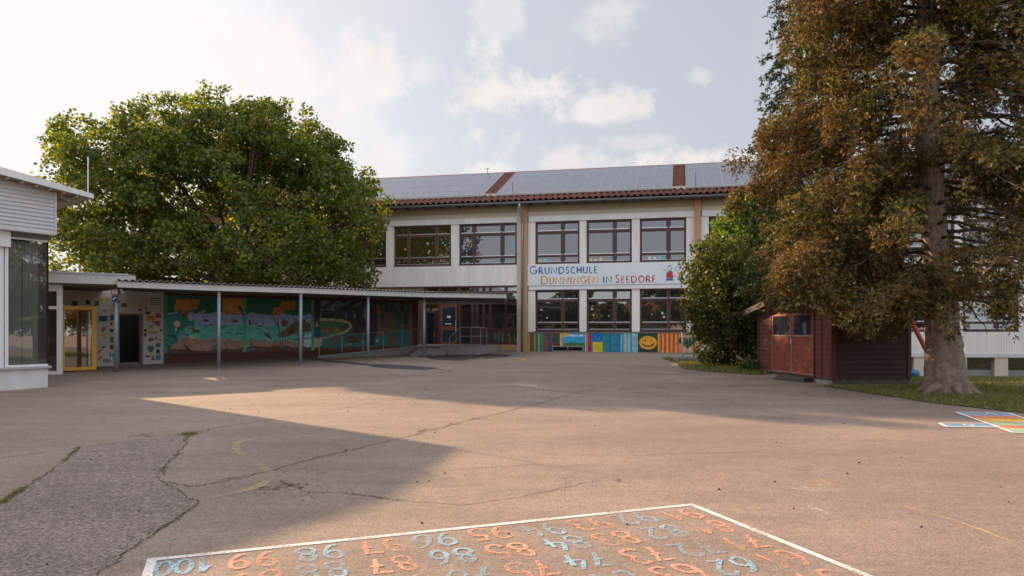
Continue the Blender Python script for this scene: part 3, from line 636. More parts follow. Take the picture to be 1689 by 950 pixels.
def canvas_mesh(c, name, parent, yf, mats=None):
    ex = np.linspace(c['x0'], c['x1'], c['nx']+1); ez = np.linspace(c['z0'], c['z1'], c['nz']+1); Y = yf(ex)
    i, j = np.meshgrid(np.arange(c['nx']), np.arange(c['nz']))
    i, j = i.ravel(), j.ravel(); V = np.zeros((len(i), 4, 3))
    for k, (a, b_) in enumerate(((0,0),(1,0),(1,1),(0,1))): V[:, k, 0] = ex[i+a]; V[:, k, 1] = Y[i+a]; V[:, k, 2] = ez[j+b_]
    return np_mesh(name, V.reshape(-1, 3), 4, mats or PM, parent, colors=c['C'].reshape(-1, 3))
c = canvas(.03, 8.0, .64, 1.56, .02)
S = lambda px: fs(px, 560)[0]
pit = .1; ri = ((c['X']-c['x0'])/pit).astype(int)
pal1 = [(.35,.06,.03), (.03,.16,.12), (.45,.25,.05), (.12,.05,.12), (.20,.06,.16), (.03,.14,.22), (.05,.25,.10), (.45,.13,.03), (.38,.35,.10), (.04,.22,.22), (.42,.30,.14)]
rr = np.random.default_rng(3).integers(0, len(pal1), 200)
for k in range(ri.max()+1): fill(c, ri == k, pal1[rr[k]])
def span(a, b_): return (c['X'] >= S(a)) & (c['X'] < S(b_))
def alt(a, b_, cols):
    m = span(a, b_)
    for k, cc in enumerate(cols): fill(c, m & ((ri % len(cols)) == k), cc)
fill(c, span(912, 923), (.16, .05, .035)); cell_(c, S(917), 1.28, .2, .2, (.03, .09, .05))
alt(923, 929, [(.5,.10,.03), (.55,.42,.3), (.5,.3,.05)])
fill(c, span(929, 965), (.05, .38, .60)); fill(c, span(929, 965) & (c['Z'] < 1.10+.03*np.sin(c['X']*9)), (.05, .20, .07))
cell_(c, S(933), 1.47, .16, .1, (.7, .45, .03))
for q in range(9): cell_(c, S(940+q*2.6), 1.44+.03*math.sin(q*2), .07, .035, (.55,.62,.68))
alt(965, 970, [(.5,.38,.36), (.4,.2,.2)]); alt(970, 975, [(.45,.03,.03)])
fill(c, span(975, 994), (.02, .17, .42)); fill(c, span(978, 994) & (c['Z'] < 1.12), (.62, .50, .03))
alt(994, 1024, [(.02,.16,.36), (.03,.26,.30), (.08,.22,.14), (.03,.20,.42)]); alt(1024, 1052, [(.18,.42,.52), (.30,.50,.55), (.08,.30,.48), (.35,.48,.42)])
fill(c, span(1052, 1085), (.03, .06, .035))
sx, sz = S(1069), 1.10; cell_(c, sx, sz, .42, .32, (.72, .36, .03)); cell_(c, sx-.13, sz+.10, .035, .05, (.05,.03,.01)); cell_(c, sx+.14, sz+.10, .035, .05, (.05,.03,.01))
cline(c, [(sx-.26, sz-.06), (sx-.14, sz-.15), (sx, sz-.18), (sx+.14, sz-.15), (sx+.26, sz-.05)], .06, (.05,.03,.01))
alt(1085, 1120, [(.55,.07,.03), (.65,.36,.06)]); alt(1120, 1165, [(.60,.42,.28), (.62,.24,.08), (.55,.45,.30)])
hx, hz_ = S(1134), 1.08
cell_(c, hx-.2, hz_+.12, .24, .17, (.03,.075,.045)); cell_(c, hx+.2, hz_+.12, .24, .17, (.03,.075,.045)); cpoly(c, [(hx-.42, hz_+.06), (hx+.42, hz_+.06), (hx, hz_-.26)], (.03,.075,.045))
fill(c, (c['X'] > S(912)) & (c['X'] < S(963)) & (c['Z'] < .93), (.03,.028,.027))  # dark recess of the cellar window, put into the cladding colour
def ribY(ex): 
    ph = ((ex-.03) % .1)/.1; return -.05+.018*(ph > .78)
o = canvas_mesh(c, 'painted_cladding', school, ribY); part(o, 'ribbed cladding painted in stripes with a smiley and a heart')
MB().box(.03, -.02, .60, 8.0, .3, 1.60).box(.02, -.07, 1.565, 8.0, .0, 1.60).build('cladding_backing', M_grey, school)
cw = MB().box(S(912), -.28, .60, S(963), -.055, .70).box(S(912), -.28, .88, S(963), -.055, .935).box(S(912), -.20, .70, S(912)+.05, -.055, .88).box(S(963)-.05, -.20, .70, S(963), -.055, .88).box(S(937), -.24, .70, S(937)+.03, -.2, .88).build('cellar_window', M_grey, school)  # frame and ledges of the recessed cellar window
MB().box(.0, -.04, .3, 8.0, .0, .60).build('plinth', M_grey, school)
# ---- left wing
wl = [(-3.53, -.55), (-7.03, -3.95), (-10.53, -7.45), (-14.03, -10.95), (-17.5, -14.45)]
for i, (a, c_) in enumerate(wl):
    window(a, c_, 4.99, 7.04, [.255, .745], M_film_glass if i == 1 else M_pane, M_film if i == 1 else M_brown, stick=9 if i < 3 else 0)
    pier(a-.42, a, 4.95, 7.048)
mb = MB(); ribs(mb, SL, -.53, 3.93, 4.955, -.04, .1, .02); mb.box(SL, -.015, 3.93, -.53, .3, 4.94); mb.build('cladding', M_clad, school)
# ground floor glazing of the entrance
def gl(px): return fs(px, 520)[0]
mb = MB(); t = .05
for px in (701, 724, 757, 779, 786, 797, 808, 834, 856.5): mb.box(gl(px)-.07, .05, .7, gl(px)+.07, .2, 3.9)
for z0, z1 in ((3.0, 3.12), (3.55, 3.66), (3.84, 3.92)): mb.box(gl(701), .045, z0, gl(856.5), .19, z1)
mb.box(gl(786), .04, 1.62, gl(856.5), .21, 1.80).box(gl(786), .04, .98, gl(856.5), .21, 1.10)
eg = mb.build('entrance_glazing', M_brown, school); MB().box(gl(701), .13, .98, gl(856.5), .135, 3.9).build('pane', M_pane_dark, eg)
mb = MB(); mb.box(gl(838), .10, 2.5, gl(855), .12, 2.52); 
for px, z0 in ((815, 1.2), (840, 1.2)):
    for q in range(3): mb.box(gl(px)+q*.2, .11, z0, gl(px)+q*.2+.02, .125, z0+.4)
mb.build('window_decoration', M_rail, eg)
dr = MB(); a, c_ = gl(727)-.02, gl(754)
dr.box(a, .0, .98, a+.11, .045, 3.0).box(c_-.11, .0, .98, c_, .045, 3.0).box(a+.11, .0, 2.88, c_-.11, .045, 3.0).box(a+.11, .0, .98, c_-.11, .045, 1.12).box(a+.11, .0, 1.7, c_-.11, .045, 1.9)
ed = dr.build('entrance_door', mat('orange_brown_wood', (.16, .055, .02), .5), school)
MB().box(a+.11, .015, 1.12, c_-.11, .03, 1.7).box(a+.11, .015, 1.9, c_-.11, .03, 2.88).build('pane', glass_mat('door_glass', (.015,.03,.05), .12), ed)
MB().bar((c_-.06, -.05, 1.6), (c_-.06, -.05, 2.2), .03, .03).bar((c_-.06, -.05, 1.65), (c_-.06, .0, 1.65), .02, .02).bar((c_-.06, -.05, 2.15), (c_-.06, 0, 2.15), .02, .02).build('handle', M_silver, ed)
MB().box(a+.35, .008, 2.32, c_-.35, .014, 2.44).box(a+.25, .008, 2.0, c_-.3, .014, 2.05).build('notice', M_white, ed)
MB().box(gl(808), -.03, .70, gl(856), .3, .98).build('plinth', M_tan, school)
MB().box(gl(760), -.05, .3, gl(857), .3, .695).build('plinth', M_grey, school)
MB().box(SL, .0, .3, gl(699), .3, 3.6).build('brick_wall', M_brick, school)
mb = MB(); 
for q in range(14):                                  # band of small windows under the cladding
    a = -11.4+q*.78
    if a+.7 > gl(701): break
    mb.box(a, -.02, 3.62, a+.05, .1, 3.92)
mb.box(SL, -.01, 3.60, gl(701), .1, 3.64); mb.build('fanlight_band', mat('red_brown_frame', (.20, .05, .035), .6), school)
# ---- eaves, gutter, downpipe
EY, EZ, TAN = -.75, 7.93, .437
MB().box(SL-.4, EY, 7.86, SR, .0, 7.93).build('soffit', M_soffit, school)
x = SL; M_dt = mat('dark_timber', (.05, .03, .02), .8)
while x < SR: MB().box(x, EY+.02, 7.79, x+.07, -.3, 7.858).build('rafter_end', M_dt, school); x += .9
gt = MB(); n = 8
prof = [(EY-.07+.07*math.cos(math.pi+math.pi*i/n), 7.93+.07*math.sin(math.pi+math.pi*i/n)) for i in range(n+1)]
for (y0, z0), (y1, z1) in zip(prof[:-1], prof[1:]): gt.poly([(SL-.4, y0, z0), (SR, y0, z0), (SR, y1, z1), (SL-.4, y1, z1)])
gt.build('gutter', M_galv, school)
xp = fs(861, 460, .2)[0]
MB().tube([(xp, EY-.07, 7.86), (xp, EY-.05, 7.7), (xp+.02, -.30, 7.15), (xp+.02, -.24, 6.9), (xp+.02, -.24, .62)], .055, 10).build('downpipe', M_galv, school, smooth=True)
mb = MB()
for z in (1.4, 3.0, 4.6, 6.2): mb.box(xp-.05, -.31, z, xp+.09, -.14, z+.04)
mb.build('pipe_bracket', M_galv, school)
# ---- roof
def tiles(sa, sb_, t0, t1, name='roof_tiles'):
    pit_, row = .30, .34; nper = 6; xs_ = []
    n = int((sb_-sa)/pit_)
    prof_ = [(0, .0), (.12, .05), (.28, .075), (.45, .05), (.6, .0), (.8, -.02)]
    X_ = np.array([sa+(i+p[0])*pit_ for i in range(n) for p in prof_]); Hh = np.array([p[1] for i in range(n) for p in prof_])
    nr = int(round((t1-t0)/row)); verts = []; rows = []
    for r in range(nr):
        for (tt, lift) in ((t0+r*row, .085), (t0+(r+1)*row, .0)):
            y = EY+tt; z = EZ+.03+TAN*tt+lift+Hh
            rows.append(np.stack([X_, np.full_like(X_, y), z], -1))
    A = np.array(rows); a, b_ = A[:-1], A[1:]
    V = np.stack([a[:, :-1], a[:, 1:], b_[:, 1:], b_[:, :-1]], 2).reshape(-1, 3)
    return V
tl = [tiles(SL-.4, SR, -.06, .86)]
# ribbons between the arrays and the slope under the panels
RT = 6.0
def roof_st(px, py):
    dx = Vector(((px-CXP)/FPX, 1, (HOR-py)/FPX)); ux = Vector((.9763, -.2161, 0)); uy = Vector((.2161, .9763, TAN)); o0 = FO+Vector((.2161*EY, .9763*EY, EZ))-Vector((0, 0, 1.6))
    m = Matrix((dx, -ux, -uy)).transposed(); r = m.inverted() @ o0; return r[1], r[2]
g1, g2 = roof_st(808.5, 325)[0], roof_st(1120, 305)[0]
for g_ in (g1, g2): tl.append(tiles(g_-.3, g_+.32, .84, RT))
np_mesh('roof_tiles', np.concatenate(tl), 4, M_tile, school)
rb = MB(); yt = EY+RT; zt = EZ+TAN*RT; yb = EY+2*RT
rb.poly([(SL-.4, EY, EZ), (SR, EY, EZ), (SR, yt, zt), (SL-.4, yt, zt)]); rb.poly([(SL-.4, yt, zt), (SR, yt, zt), (SR, yb, EZ), (SL-.4, yb, EZ)])
rb.poly([(SL-.38, .36, 7.9), (SL-.38, yb-.6, 7.9), (SL-.38, yt, zt-.05)]); rb.poly([(SR-.02, .36, 7.9), (SR-.02, yb-.6, 7.9), (SR-.02, yt, zt-.05)])
rb.build('roof', M_tile, school)
MB().tube([(SL-.4, yt, zt+.03), (SR, yt, zt+.03)], .13, 8).build('ridge', M_tile, school)
def solar_mat():
    m = bpy.data.materials.new('solar_cells'); m.use_nodes = True; t = m.node_tree; b = t.nodes['Principled BSDF']; L = t.links.new
    b.inputs['Roughness'].default_value = .28; b.inputs['Specular IOR Level'].default_value = .9; b.inputs['Coat Weight'].default_value = .35; b.inputs['Coat Roughness'].default_value = .22
    tc = N(t, 'ShaderNodeTexCoord'); br = N(t, 'ShaderNodeTexBrick'); br.offset = 0; br.inputs['Scale'].default_value = 1
    br.inputs['Brick Width'].default_value = .155; br.inputs['Row Height'].default_value = .155; br.inputs['Mortar Size'].default_value = .006
    br.inputs['Color1'].default_value = (.04, .055, .10, 1); br.inputs['Color2'].default_value = (.035, .05, .09, 1); br.inputs['Mortar'].default_value = (.22, .23, .26, 1)
    L(tc.outputs['Object'], br.inputs['Vector']); L(br.outputs[0], b.inputs['Base Color']); return m
M_solar = solar_mat(); M_alu = mat('panel_frame', (.36, .35, .36), .5, .3)
pw = (g2-g1-.62)/10; t0_, pl_ = .86, (RT-.12-.86)/4
pm = MB().box(.015, 0, 0, pw-.015, pl_/math.cos(math.atan(TAN))-.03, .035)
def panel_block(name, s_start, cols, stuff=None):
    ar = MB()
    for r in range(4): 
        for q in (.25, .75): tt = t0_+(r+q)*pl_; ar.box(s_start, EY+tt-.02, EZ+TAN*tt+.07, s_start+cols*pw, EY+tt+.02, EZ+TAN*tt+.11)
    arr = ar.build(name, M_alu, school)
    return arr
pmesh = None
def add_panels(arr, s_start, c0, c1):
    global pmesh
    for cc in range(c0, c1):
        for r in range(4):
            tt = t0_+r*pl_
            if pmesh is None:
                o = pm.build('solar_panel', M_solar, arr); pmesh = o.data
                f = MB(); Ln = pl_/math.cos(math.atan(TAN))-.03
                f.box(0.005, -.01, -.003, .022, Ln+.01, .04).box(pw-.022, -.01, -.003, pw-.005, Ln+.01, .04).box(.022, -.01, -.003, pw-.022, .012, .04).box(.022, Ln-.012, -.003, pw-.022, Ln+.01, .04)
                me2 = f.build('tmp', M_alu).data
                bm = bmesh.new(); bm.from_mesh(pmesh); nb = len(bm.faces); bm.from_mesh(me2); bm.faces.ensure_lookup_table()
                for fc in bm.faces[nb:]: fc.material_index = 1
                bm.to_mesh(pmesh); bm.free(); pmesh.materials.append(M_alu); bpy.data.objects.remove(bpy.data.objects['tmp'])
            else: o = bpy.data.objects.new('solar_panel', pmesh); COL.objects.link(o); o.parent = arr
            o.location = (s_start+cc*pw, EY+tt, EZ+TAN*tt+.12); o.rotation_euler = (math.atan(TAN), 0, 0)
a1s = g1-.32-12*pw
arr = panel_block('solar_array', a1s, 12); add_panels(arr, a1s, 4, 12)
arr = panel_block('solar_array', g1+.31, 10); add_panels(arr, g1+.31, 0, 10)
arr = panel_block('solar_array', g2+.32, 18); add_panels(arr, g2+.32, 0, 7)
mb = MB(); f_ = MB()
for s_start, c0, c1 in ((g2+.32, 7, 18), (a1s, 0, 4)):
    for cc in range(c0, c1):
        for r in range(4):
            for (u0, u1, v0, v1, hh, mi) in ((.02, pw-.02, .02, pl_-.02, .155, 0), (0.005, pw-.005, .0, pl_-.005, .15, 1)):
                q = [(u0, v0), (u1, v0), (u1, v1), (u0, v1)]
                mb.poly([(s_start+cc*pw+u, EY+t0_+r*pl_+v, EZ+TAN*(t0_+r*pl_+v)+hh) for u, v in q], mi)
o = mb.build('solar_field', [M_solar, M_alu], school); o['kind'] = 'stuff'
mb = MB()
for px, py, h in ((845.5, 331, .95), (1147, 318, .95)): s_, t_ = roof_st(px, py); mb.tube([(s_, EY+t_, EZ+TAN*t_), (s_, EY+t_, EZ+TAN*t_+h)], .014, 6)
s_, t_ = roof_st(804, 290); mb.tube([(s_, yt, zt), (s_, yt, zt+.45)], .016, 6).tube([(s_-.12, yt, zt+.42), (s_+.12, yt, zt+.42)], .012, 6)
mb.build('lightning_rod', M_tile, school)

# ------------------------------------------------------------------ banner
banner = thing('school_banner', 'white banner with coloured school name above the ground floor windows', 'sign', tuple(FO), FA)
by = -.10; s0_, s1_ = fs(869.5, 440, .1)[0], fs(1150, 440, .1)[0]
MB().box(s0_, by, 3.90, s1_, -.045, 4.90).build('board', mat('banner_board', (.66, .68, .70), .5, var=.03), banner)
cols_ = {'b': (.03, .12, .30), 'o': (.62, .25, .02), 'g': (.0, .20, .16), 'r': (.42, .055, .05)}
def word(txt, spans, y0, y1, col, wd):
    mb = MB()
    for (ch, (pa, pb, ytop, ybot)) in zip(txt, spans):
        sa, za = fs(pa, ybot, .1); sb__, zb = fs(pb, ytop, .1)
        strokes(mb, ch, lambda u, v: (sa+u*(sb__-sa), by-.004, za+v*(zb-za)), wd, 0, (0, -1, 0), True)
    o = mb.build('lettering', mat('letter_'+col, cols_[col], .5, var=.02), banner, recalc=False); return part(o, txt)
def lay(txt, x0, x1, big, yb, yh, yH, slope, narrow='I'):
    ws = [(.3 if ch in narrow else (1.25 if i in big else 1.0)*(1.15 if ch in 'NOGD' else .62 if ch in 'LEFS' else .9)) for i, ch in enumerate(txt)]; gap = .34; tot = sum(ws)+gap*(len(ws)-1); k = (x1-x0)/tot; out = []; x = x0
    for i, ch in enumerate(txt):
        w_ = ws[i]*k; yy = yb+slope*(x-x0); out.append((x, x+w_, yy-(yH if i in big else yh), yy)); x += w_+gap*k
    return out
word('GRUNDSCHULE', lay('GRUNDSCHULE', 874, 985, [0], 451.8, 10.2, 12.4, -.017), 0, 0, 'b', .052)
word('DUNNINGEN', lay('DUNNINGEN', 892, 987, [0], 468.3, 10.4, 12.6, -.017), 0, 0, 'o', .055)
word('IN', lay('IN', 994.5, 1008.5, [], 466.3, 10.2, 12, -.017), 0, 0, 'g', .055)
word('SEEDORF', lay('SEEDORF', 1015.5, 1081, [0], 465.9, 10.0, 12.4, -.012), 0, 0, 'r', .05)
def bq(mb, pts, mi, e): mb.poly([(fs(x, y, .1)[0], by-.004-e, fs(x, y, .1)[1]) for x, y in pts], mi)
em = MB(); EC = [mat('emblem_'+n_, c_, .5, var=.02) for n_, c_ in (('red', (.45,.03,.04)), ('green', (.0,.18,.10)), ('blue', (.02,.06,.32)), ('gold', (.65,.34,.02)), ('ink', (.12,.12,.13)))]
bq(em, [(1102,447),(1108,446.5),(1111,456),(1108,459)], 1, 0); bq(em, [(1100,449),(1106,447.5),(1110,452),(1109,459),(1099,458.5),(1099,453)], 0, .001); bq(em, [(1099,459.3),(1110,459.3),(1110.5,462),(1106,463.5),(1104.5,461),(1102,463.5),(1098.5,462)], 2, .001)
bq(em, [(1119,457),(1119,450),(1123,447.5),(1128,449),(1125,459),(1118.5,459)], 3, 0); bq(em, [(1122,456),(1131,443.5),(1133.5,445),(1126,457)], 2, .001); bq(em, [(1130,444.5),(1133,441),(1134,444.5),(1132.5,446)], 0, .002); bq(em, [(1118,459.3),(1127,458.5),(1128,461.5),(1122,463),(1118,461.8)], 1, .001)
def ink(L, w_=.018): em.ribbon([(fs(x, y, .1)[0], by-.006, fs(x, y, .1)[1]) for x, y in L], w_, 4, (0, -1, 0))
for cx_, cy_ in ((1104, 442.6), (1117.5, 443.2), (1124, 440)): ink([(cx_+4.2*math.cos(a/8*6.283), cy_+3.4*math.sin(a/8*6.283)) for a in range(9)])
for L in ([(1099,448),(1095,445.5),(1093,445)], [(1096,444),(1095,446.5)], [(1111,451),(1114,452.5)], [(1101,439.5),(1102,437.5),(1104,439),(1106,437.3),(1107,439.5)], [(1122,437),(1124,434.8),(1127,436.5),(1129,435)], [(1099,463.5),(1097,464.5)], [(1109,463),(1112,464.5)]): ink(L)
em.build('emblem', EC, banner, recalc=False)

# ------------------------------------------------------------------ mural wall
W0 = Vector((-13.1, 24.1, 0)); W1 = Vector((-4.2, 34.2, 0)); wd_ = (W1-W0).normalized(); WA = math.atan2(wd_.y, wd_.x); WLEN = (W1-W0).length
def ws_(px, py):
    k = (px-CXP)/FPX; s = (k*W0.y-W0.x)/(wd_.x-k*wd_.y); Y = W0.y+s*wd_.y; return s, 1.6+(HOR-py)*Y/FPX
wm0, wm1 = ws_(270, 500)[0], WLEN
mural = thing('mural_wall', 'brick wall painted with a pond and woodland mural behind the covered walkway', 'painted wall', tuple(W0), WA)
MB().box(wm0, .0, .2, wm1, .25, 3.0).build('wall', M_brick, mural)
# painting
c = canvas(wm0, wm1-.35, .88, 2.86, .028)
def q(px, py): return ws_(px, py)
def mp(pts, col): cpoly(c, [q(*p) for p in pts], col)
def me_(px, py, rx, ry, col, rot=0):
    s_, z_ = q(px, py); s2 = q(px+rx, py)[0]-s_; z2 = q(px, py-ry)[1]-z_; cell_(c, s_, z_, abs(s2), abs(z2), col, rot)
def ml(pts, wd, col): cline(c, [q(*p) for p in pts], wd, col)
DG, MG, TQ, LB, BR, DB = (.015,.13,.07), (.02,.19,.14), (.12,.40,.33), (.27,.34,.52), (.33,.19,.12), (.10,.045,.03)
s1b, s2b, s3b = q(404, 540)[0], q(516, 540)[0], q(607, 540)[0]
XX, ZZ = c['X'], c['Z']
wv_ = .05*np.sin(XX*5)+.03*np.sin(XX*13+1)
fill(c, XX < s2b, DG); fill(c, (XX < s2b) & (ZZ < 2.28+wv_*.6), LB); fill(c, (XX < s2b) & (ZZ < 1.86+.04*np.sin(XX*3)), TQ); fill(c, (XX < s2b) & (ZZ < 1.42-.10*(XX-wm0)/3+wv_*.7), BR); fill(c, (XX < s2b) & (ZZ < 1.03+.06*np.sin(XX*1.3)+wv_*.5), DB)
mp([(270,520),(283,518),(296,515),(318,524),(322,536),(306,540),(300,556),(285,568),(270,585)], MG)
mp([(367,492),(404,492),(404,519),(385,517),(367,519)], (.55,.24,.03))
for k_ in range(9): ml([(288+k_*4.3, 511-k_*.3), (294+k_*4.3, 494+(k_ % 3))], .09, (.50,.20,.03))
for k_ in range(6): ml([(450+k_*3.2, 519-k_*.4), (453+k_*3, 509)], .09, (.45,.17,.02))
for k_ in range(8): ml([(462+k_*3.2, 511-k_*.3), (465+k_*3, 498+(k_ % 3))], .09, (.45,.17,.02))
me_(292, 534, 5.5, 5, (.62,.45,.28)); ml([(290,538),(290,545)], .05, (.6,.5,.3)); me_(314, 524, 5, 5, (.40,.40,.38))
def duck(x, y, s_, body, head, fl=1): me_(x, y, 5.5*s_, 2.4*s_, body); me_(x-4.5*s_*fl, y-2.8*s_, 1.6*s_, 1.5*s_, head); ml([(x-6*s_*fl, y-2.6*s_), (x-7.2*s_*fl, y-2.2*s_)], .03, (.6,.4,.05))
duck(387, 529.5, 1.1, (.14,.08,.06), (.0,.09,.05)); duck(314, 541.5, 1, (.28,.12,.05), (.3,.14,.05)); duck(324, 546.5, 1.2, (.10,.09,.08), (.12,.1,.09)); duck(340, 529, .8, (.06,.06,.06), (.05,.05,.05)); duck(419, 521.5, 1, (.3,.26,.22), (.4,.37,.33), -1); duck(332, 515, .9, (.3,.22,.14), (.5,.4,.25), -1)
for x, y, rx in ((348,536.5,4),(340,537,3),(423,534,3),(430,537.5,4.5),(425,543,2.6),(376,549.5,3),(391,550.5,2.6),(398,550,2.4),(372,566,4)): me_(x, y, rx, 1.4, (.02,.20,.10))
me_(430, 533, 2, 1.6, (.6,.55,.4)); mp([(360,541),(374,534),(373,538),(363,544)], (.06,.11,.08))
ml([(275,553),(288,555)], .08, (.02,.05,.04)); ml([(278,572),(281,582),(286,586)], .10, (.02,.07,.07)); ml([(281,584),(302,584)], .08, (.05,.12,.13)); me_(352, 573, 5, 3.5, (.18,.14,.10)); ml([(306,570),(312,577)], .07, (.04,.04,.04)); me_(316,556,5,2.5,(.55,.5,.15)); ml([(296,555),(300,560),(309,552)], .07, (.02,.16,.07))
for k_ in range(7): ml([(293+k_*2, 563-k_), (296+k_*2.1, 546)], .035, (.12,.30,.30))
for k_ in range(4): ml([(299+k_*3, 523-k_), (304+k_*2.2, 514)], .05, (.3,.06,.04)); ml([(299+k_*3, 540), (300+k_*3, 522)], .02, (.04,.12,.05))
ml([(394,506),(399,511),(401,519)], .09, (.09,.05,.03)); ml([(395,503),(394,508)], .05, (.09,.05,.03))
me_(412, 531.5, 2, 4.5, (.12,.04,.02)); ml([(412,536),(413,570)], .03, (.06,.22,.12)); mp([(435,548),(440,546),(448,558),(446,562),(438,556)], (.07,.06,.05)); mp([(436,547),(439,546),(441,550)], (.6,.6,.55)); ml([(438,556),(446,561)], .04, (.6,.58,.4))
mp([(455,552),(470,543),(485,532),(500,526),(515,538),(515,546),(492,548),(478,554),(462,557)], (.17,.07,.04)); mp([(474,549),(480,543),(486,547),(478,551)], (.04,.025,.02))
me_(468.5, 533, 5, 6, (.19,.07,.04)); me_(466, 526, 2, 3, (.3,.12,.05))
for x0, x1 in ((458,462),(452,466),(476,470),(484,492),(488,494),(503,500)): ml([(x1,575),(x1-.4,555),(x0,525)], .035, (.03,.14,.09))
mp([(502,553),(516,548),(516,568),(508,573),(500,570)], (.42,.62,.58)); fill(c, (XX < s2b) & (XX > q(500,0+540)[0]) & (ZZ < 1.0), DB)
ml([(415,565),(416,572)], .07, (.1,.1,.12)); me_(414,576,8,2.5,(.12,.11,.18)); 
# right half: wood and round boat
m3 = XX >= s2b; fill(c, m3, (.035,.09,.06)); fill(c, m3 & (XX < q(615,540)[0]) & (ZZ > 1.95), (.16,.20,.24))
mp([(518,492),(530,492),(527,530),(524,560),(518,560)], (.055,.03,.025))
for k_ in range(26): me_(534+(k_*7 % 13)*1.6, 494+(k_*5 % 11)*1.4, 3, 2, (.03,.07,.04))
mp([(530,512),(575,512),(600,522),(605,536),(530,536)], (.03,.05,.05)); mp([(560,505),(572,503),(585,508),(575,526),(552,524)], (.05,.08,.05))
for k_ in range(46): me_(566+(k_*11 % 37)*1.1, 494+(k_*7 % 17)*1.0, 3.4, 2.6, (.025,.06,.035))
for x0, w__ in ((588,.30),(597,.16),(614,.5),(668,.2)): ml([(x0,512),(x0+1,548)], w__, (.05,.028,.02))
for px0 in range(560, 612, 5): me_(px0, 520, 2.2, 5, (.16,.20,.27)) if px0 % 3 == 0 else None
mp([(530,530),(545,527),(565,528),(577,533),(579,541),(565,549),(545,556),(528,552)], (.07,.17,.08)); ml([(528,527),(548,527.5),(565,529),(576,533),(578.5,539),(570,547),(553,553),(535,557),(519,559)], .11, (.46,.37,.20))
mp([(530,541),(540,537),(546,546),(540,551),(531,545)], (.30,.10,.05)); mp([(549,543),(557,541),(560,545),(552,546)], (.45,.2,.1)); mp([(560,538),(572,533),(577,538),(566,545)], (.06,.06,.09))
mp([(518,558),(532,560),(530,570),(518,576)], (.50,.38,.26)); mp([(532,560),(560,553),(607,550),(690,545),(690,580),(530,576)], (.04,.16,.14))
me_(522.5, 536, 2.5, 4, (.50,.22,.13)); me_(522.5, 532, 1.8, 1.8, (.45,.25,.1)); mp([(520,541),(526,541),(527,552),(526.5,559),(524,559),(523,548),(519,556),(517,553)], (.02,.07,.25))
ml([(547,566),(552,561),(560,558)], .16, (.18,.10,.07)); me_(582, 560, 9, 6, (.10,.05,.03)); me_(577,567.5,3.5,1.6,(.4,.2,.06)); me_(600,556,7,5,(.03,.07,.11))
mp([(608,492),(622,492),(620,545),(616,570),(610,570)], (.055,.03,.02)); mp([(620,495),(624,495),(628,545),(624,548)], (.22,.12,.07))
ml([(625,514),(640,507)], .2, (.32,.10,.03)); ml([(636,510),(637,545)], .16, (.16,.07,.04)); ml([(645,520),(646,545)], .22, (.2,.08,.04)); me_(628,550,5,4,(.36,.13,.07)); me_(633,541,3,3,(.3,.12,.06))
for k_ in range(60): me_(628+(k_*13 % 61), 495+(k_*7 % 19), 4, 2.6, (.02,.06,.03) if k_ % 2 else (.03,.09,.05))
ml([(676,498),(664,512),(660,530)], .12, (.10,.06,.03)); ml([(655,496),(660,515)], .08, (.12,.07,.04))
me_(663,538,2.4,3,(.35,.2,.12)); mp([(660,541),(667,541),(671,568),(657,568)], (.03,.13,.14)); me_(676,536,4,4,(.22,.08,.04)); mp([(650,520),(685,515),(686,565),(650,568)], (.02,.10,.09)) if False else None
mp([(642,550),(652,548),(650,572),(640,572)], (.18,.08,.05)); me_(622,562,2.5,2.5,(.4,.42,.4))
for sb2, cc in ((s1b, (.06,.33,.23)), (s2b, (.06,.33,.23)), (c['x1']-.07, (.16,.09,.06)), (wm0+.05, (.04,.22,.16))): fill(c, abs(XX-sb2) < .07, cc)
fill(c, (XX > s2b+.1) & (ZZ < .98), DB)
noise_ = 1+.12*rng.normal(size=c['C'].shape[:2])[..., None]; c['C'] = np.clip((c['C']*1.3+.018)*noise_, 0, 1)
o = canvas_mesh(c, 'painting', mural, lambda ex: np.full_like(ex, -.006)); part(o, 'pond with reeds, ducks and boat, woodland at the right')
# mosaic wall with doorway
mosaic = thing('mosaic_wall', 'white wall with coloured tile pieces and a dark doorway under the walkway', 'wall', tuple(W0), WA)
d0, d1 = ws_(196, 560)[0], ws_(234.5, 560)[0]; dz = ws_(215, 518)[1]
MB().box(-2.6, .0, .2, d0, .2, 3.0).box(d1, .0, .2, wm0-.005, .2, 3.0).box(d0, .0, dz, d1, .2, 3.0).build('wall', mat('cream_wall', (.55, .50, .42), .85, var=.06), mosaic)
MB().box(d0-.03, -.012, .3, d0+.02, .19, dz+.03).box(d1-.02, -.012, .3, d1+.03, .19, dz+.03).box(d0+.02, -.012, dz-.02, d1-.02, .19, dz+.03).build('door_frame', M_grey, mosaic)
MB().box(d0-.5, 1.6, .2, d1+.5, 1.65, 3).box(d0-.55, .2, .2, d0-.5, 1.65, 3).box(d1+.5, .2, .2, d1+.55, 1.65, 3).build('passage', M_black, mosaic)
TC = {'r': (.42,.05,.03), 'y': (.60,.36,.04), 'n': (.03,.05,.12), 'g': (.10,.12,.03), 'k': (.03,.03,.028), 't': (.01,.16,.16), 'b': (.02,.20,.36), 'o': (.55,.20,.03), 'G': (.12,.22,.08), 'w': (.5,.5,.48)}
TM = {k_: mat('tile_'+k_, v_, .35, var=.05) for k_, v_ in TC.items()}
def zq(x, y): return (x/4.525, 440+y/4.525)        # from enlarged crop
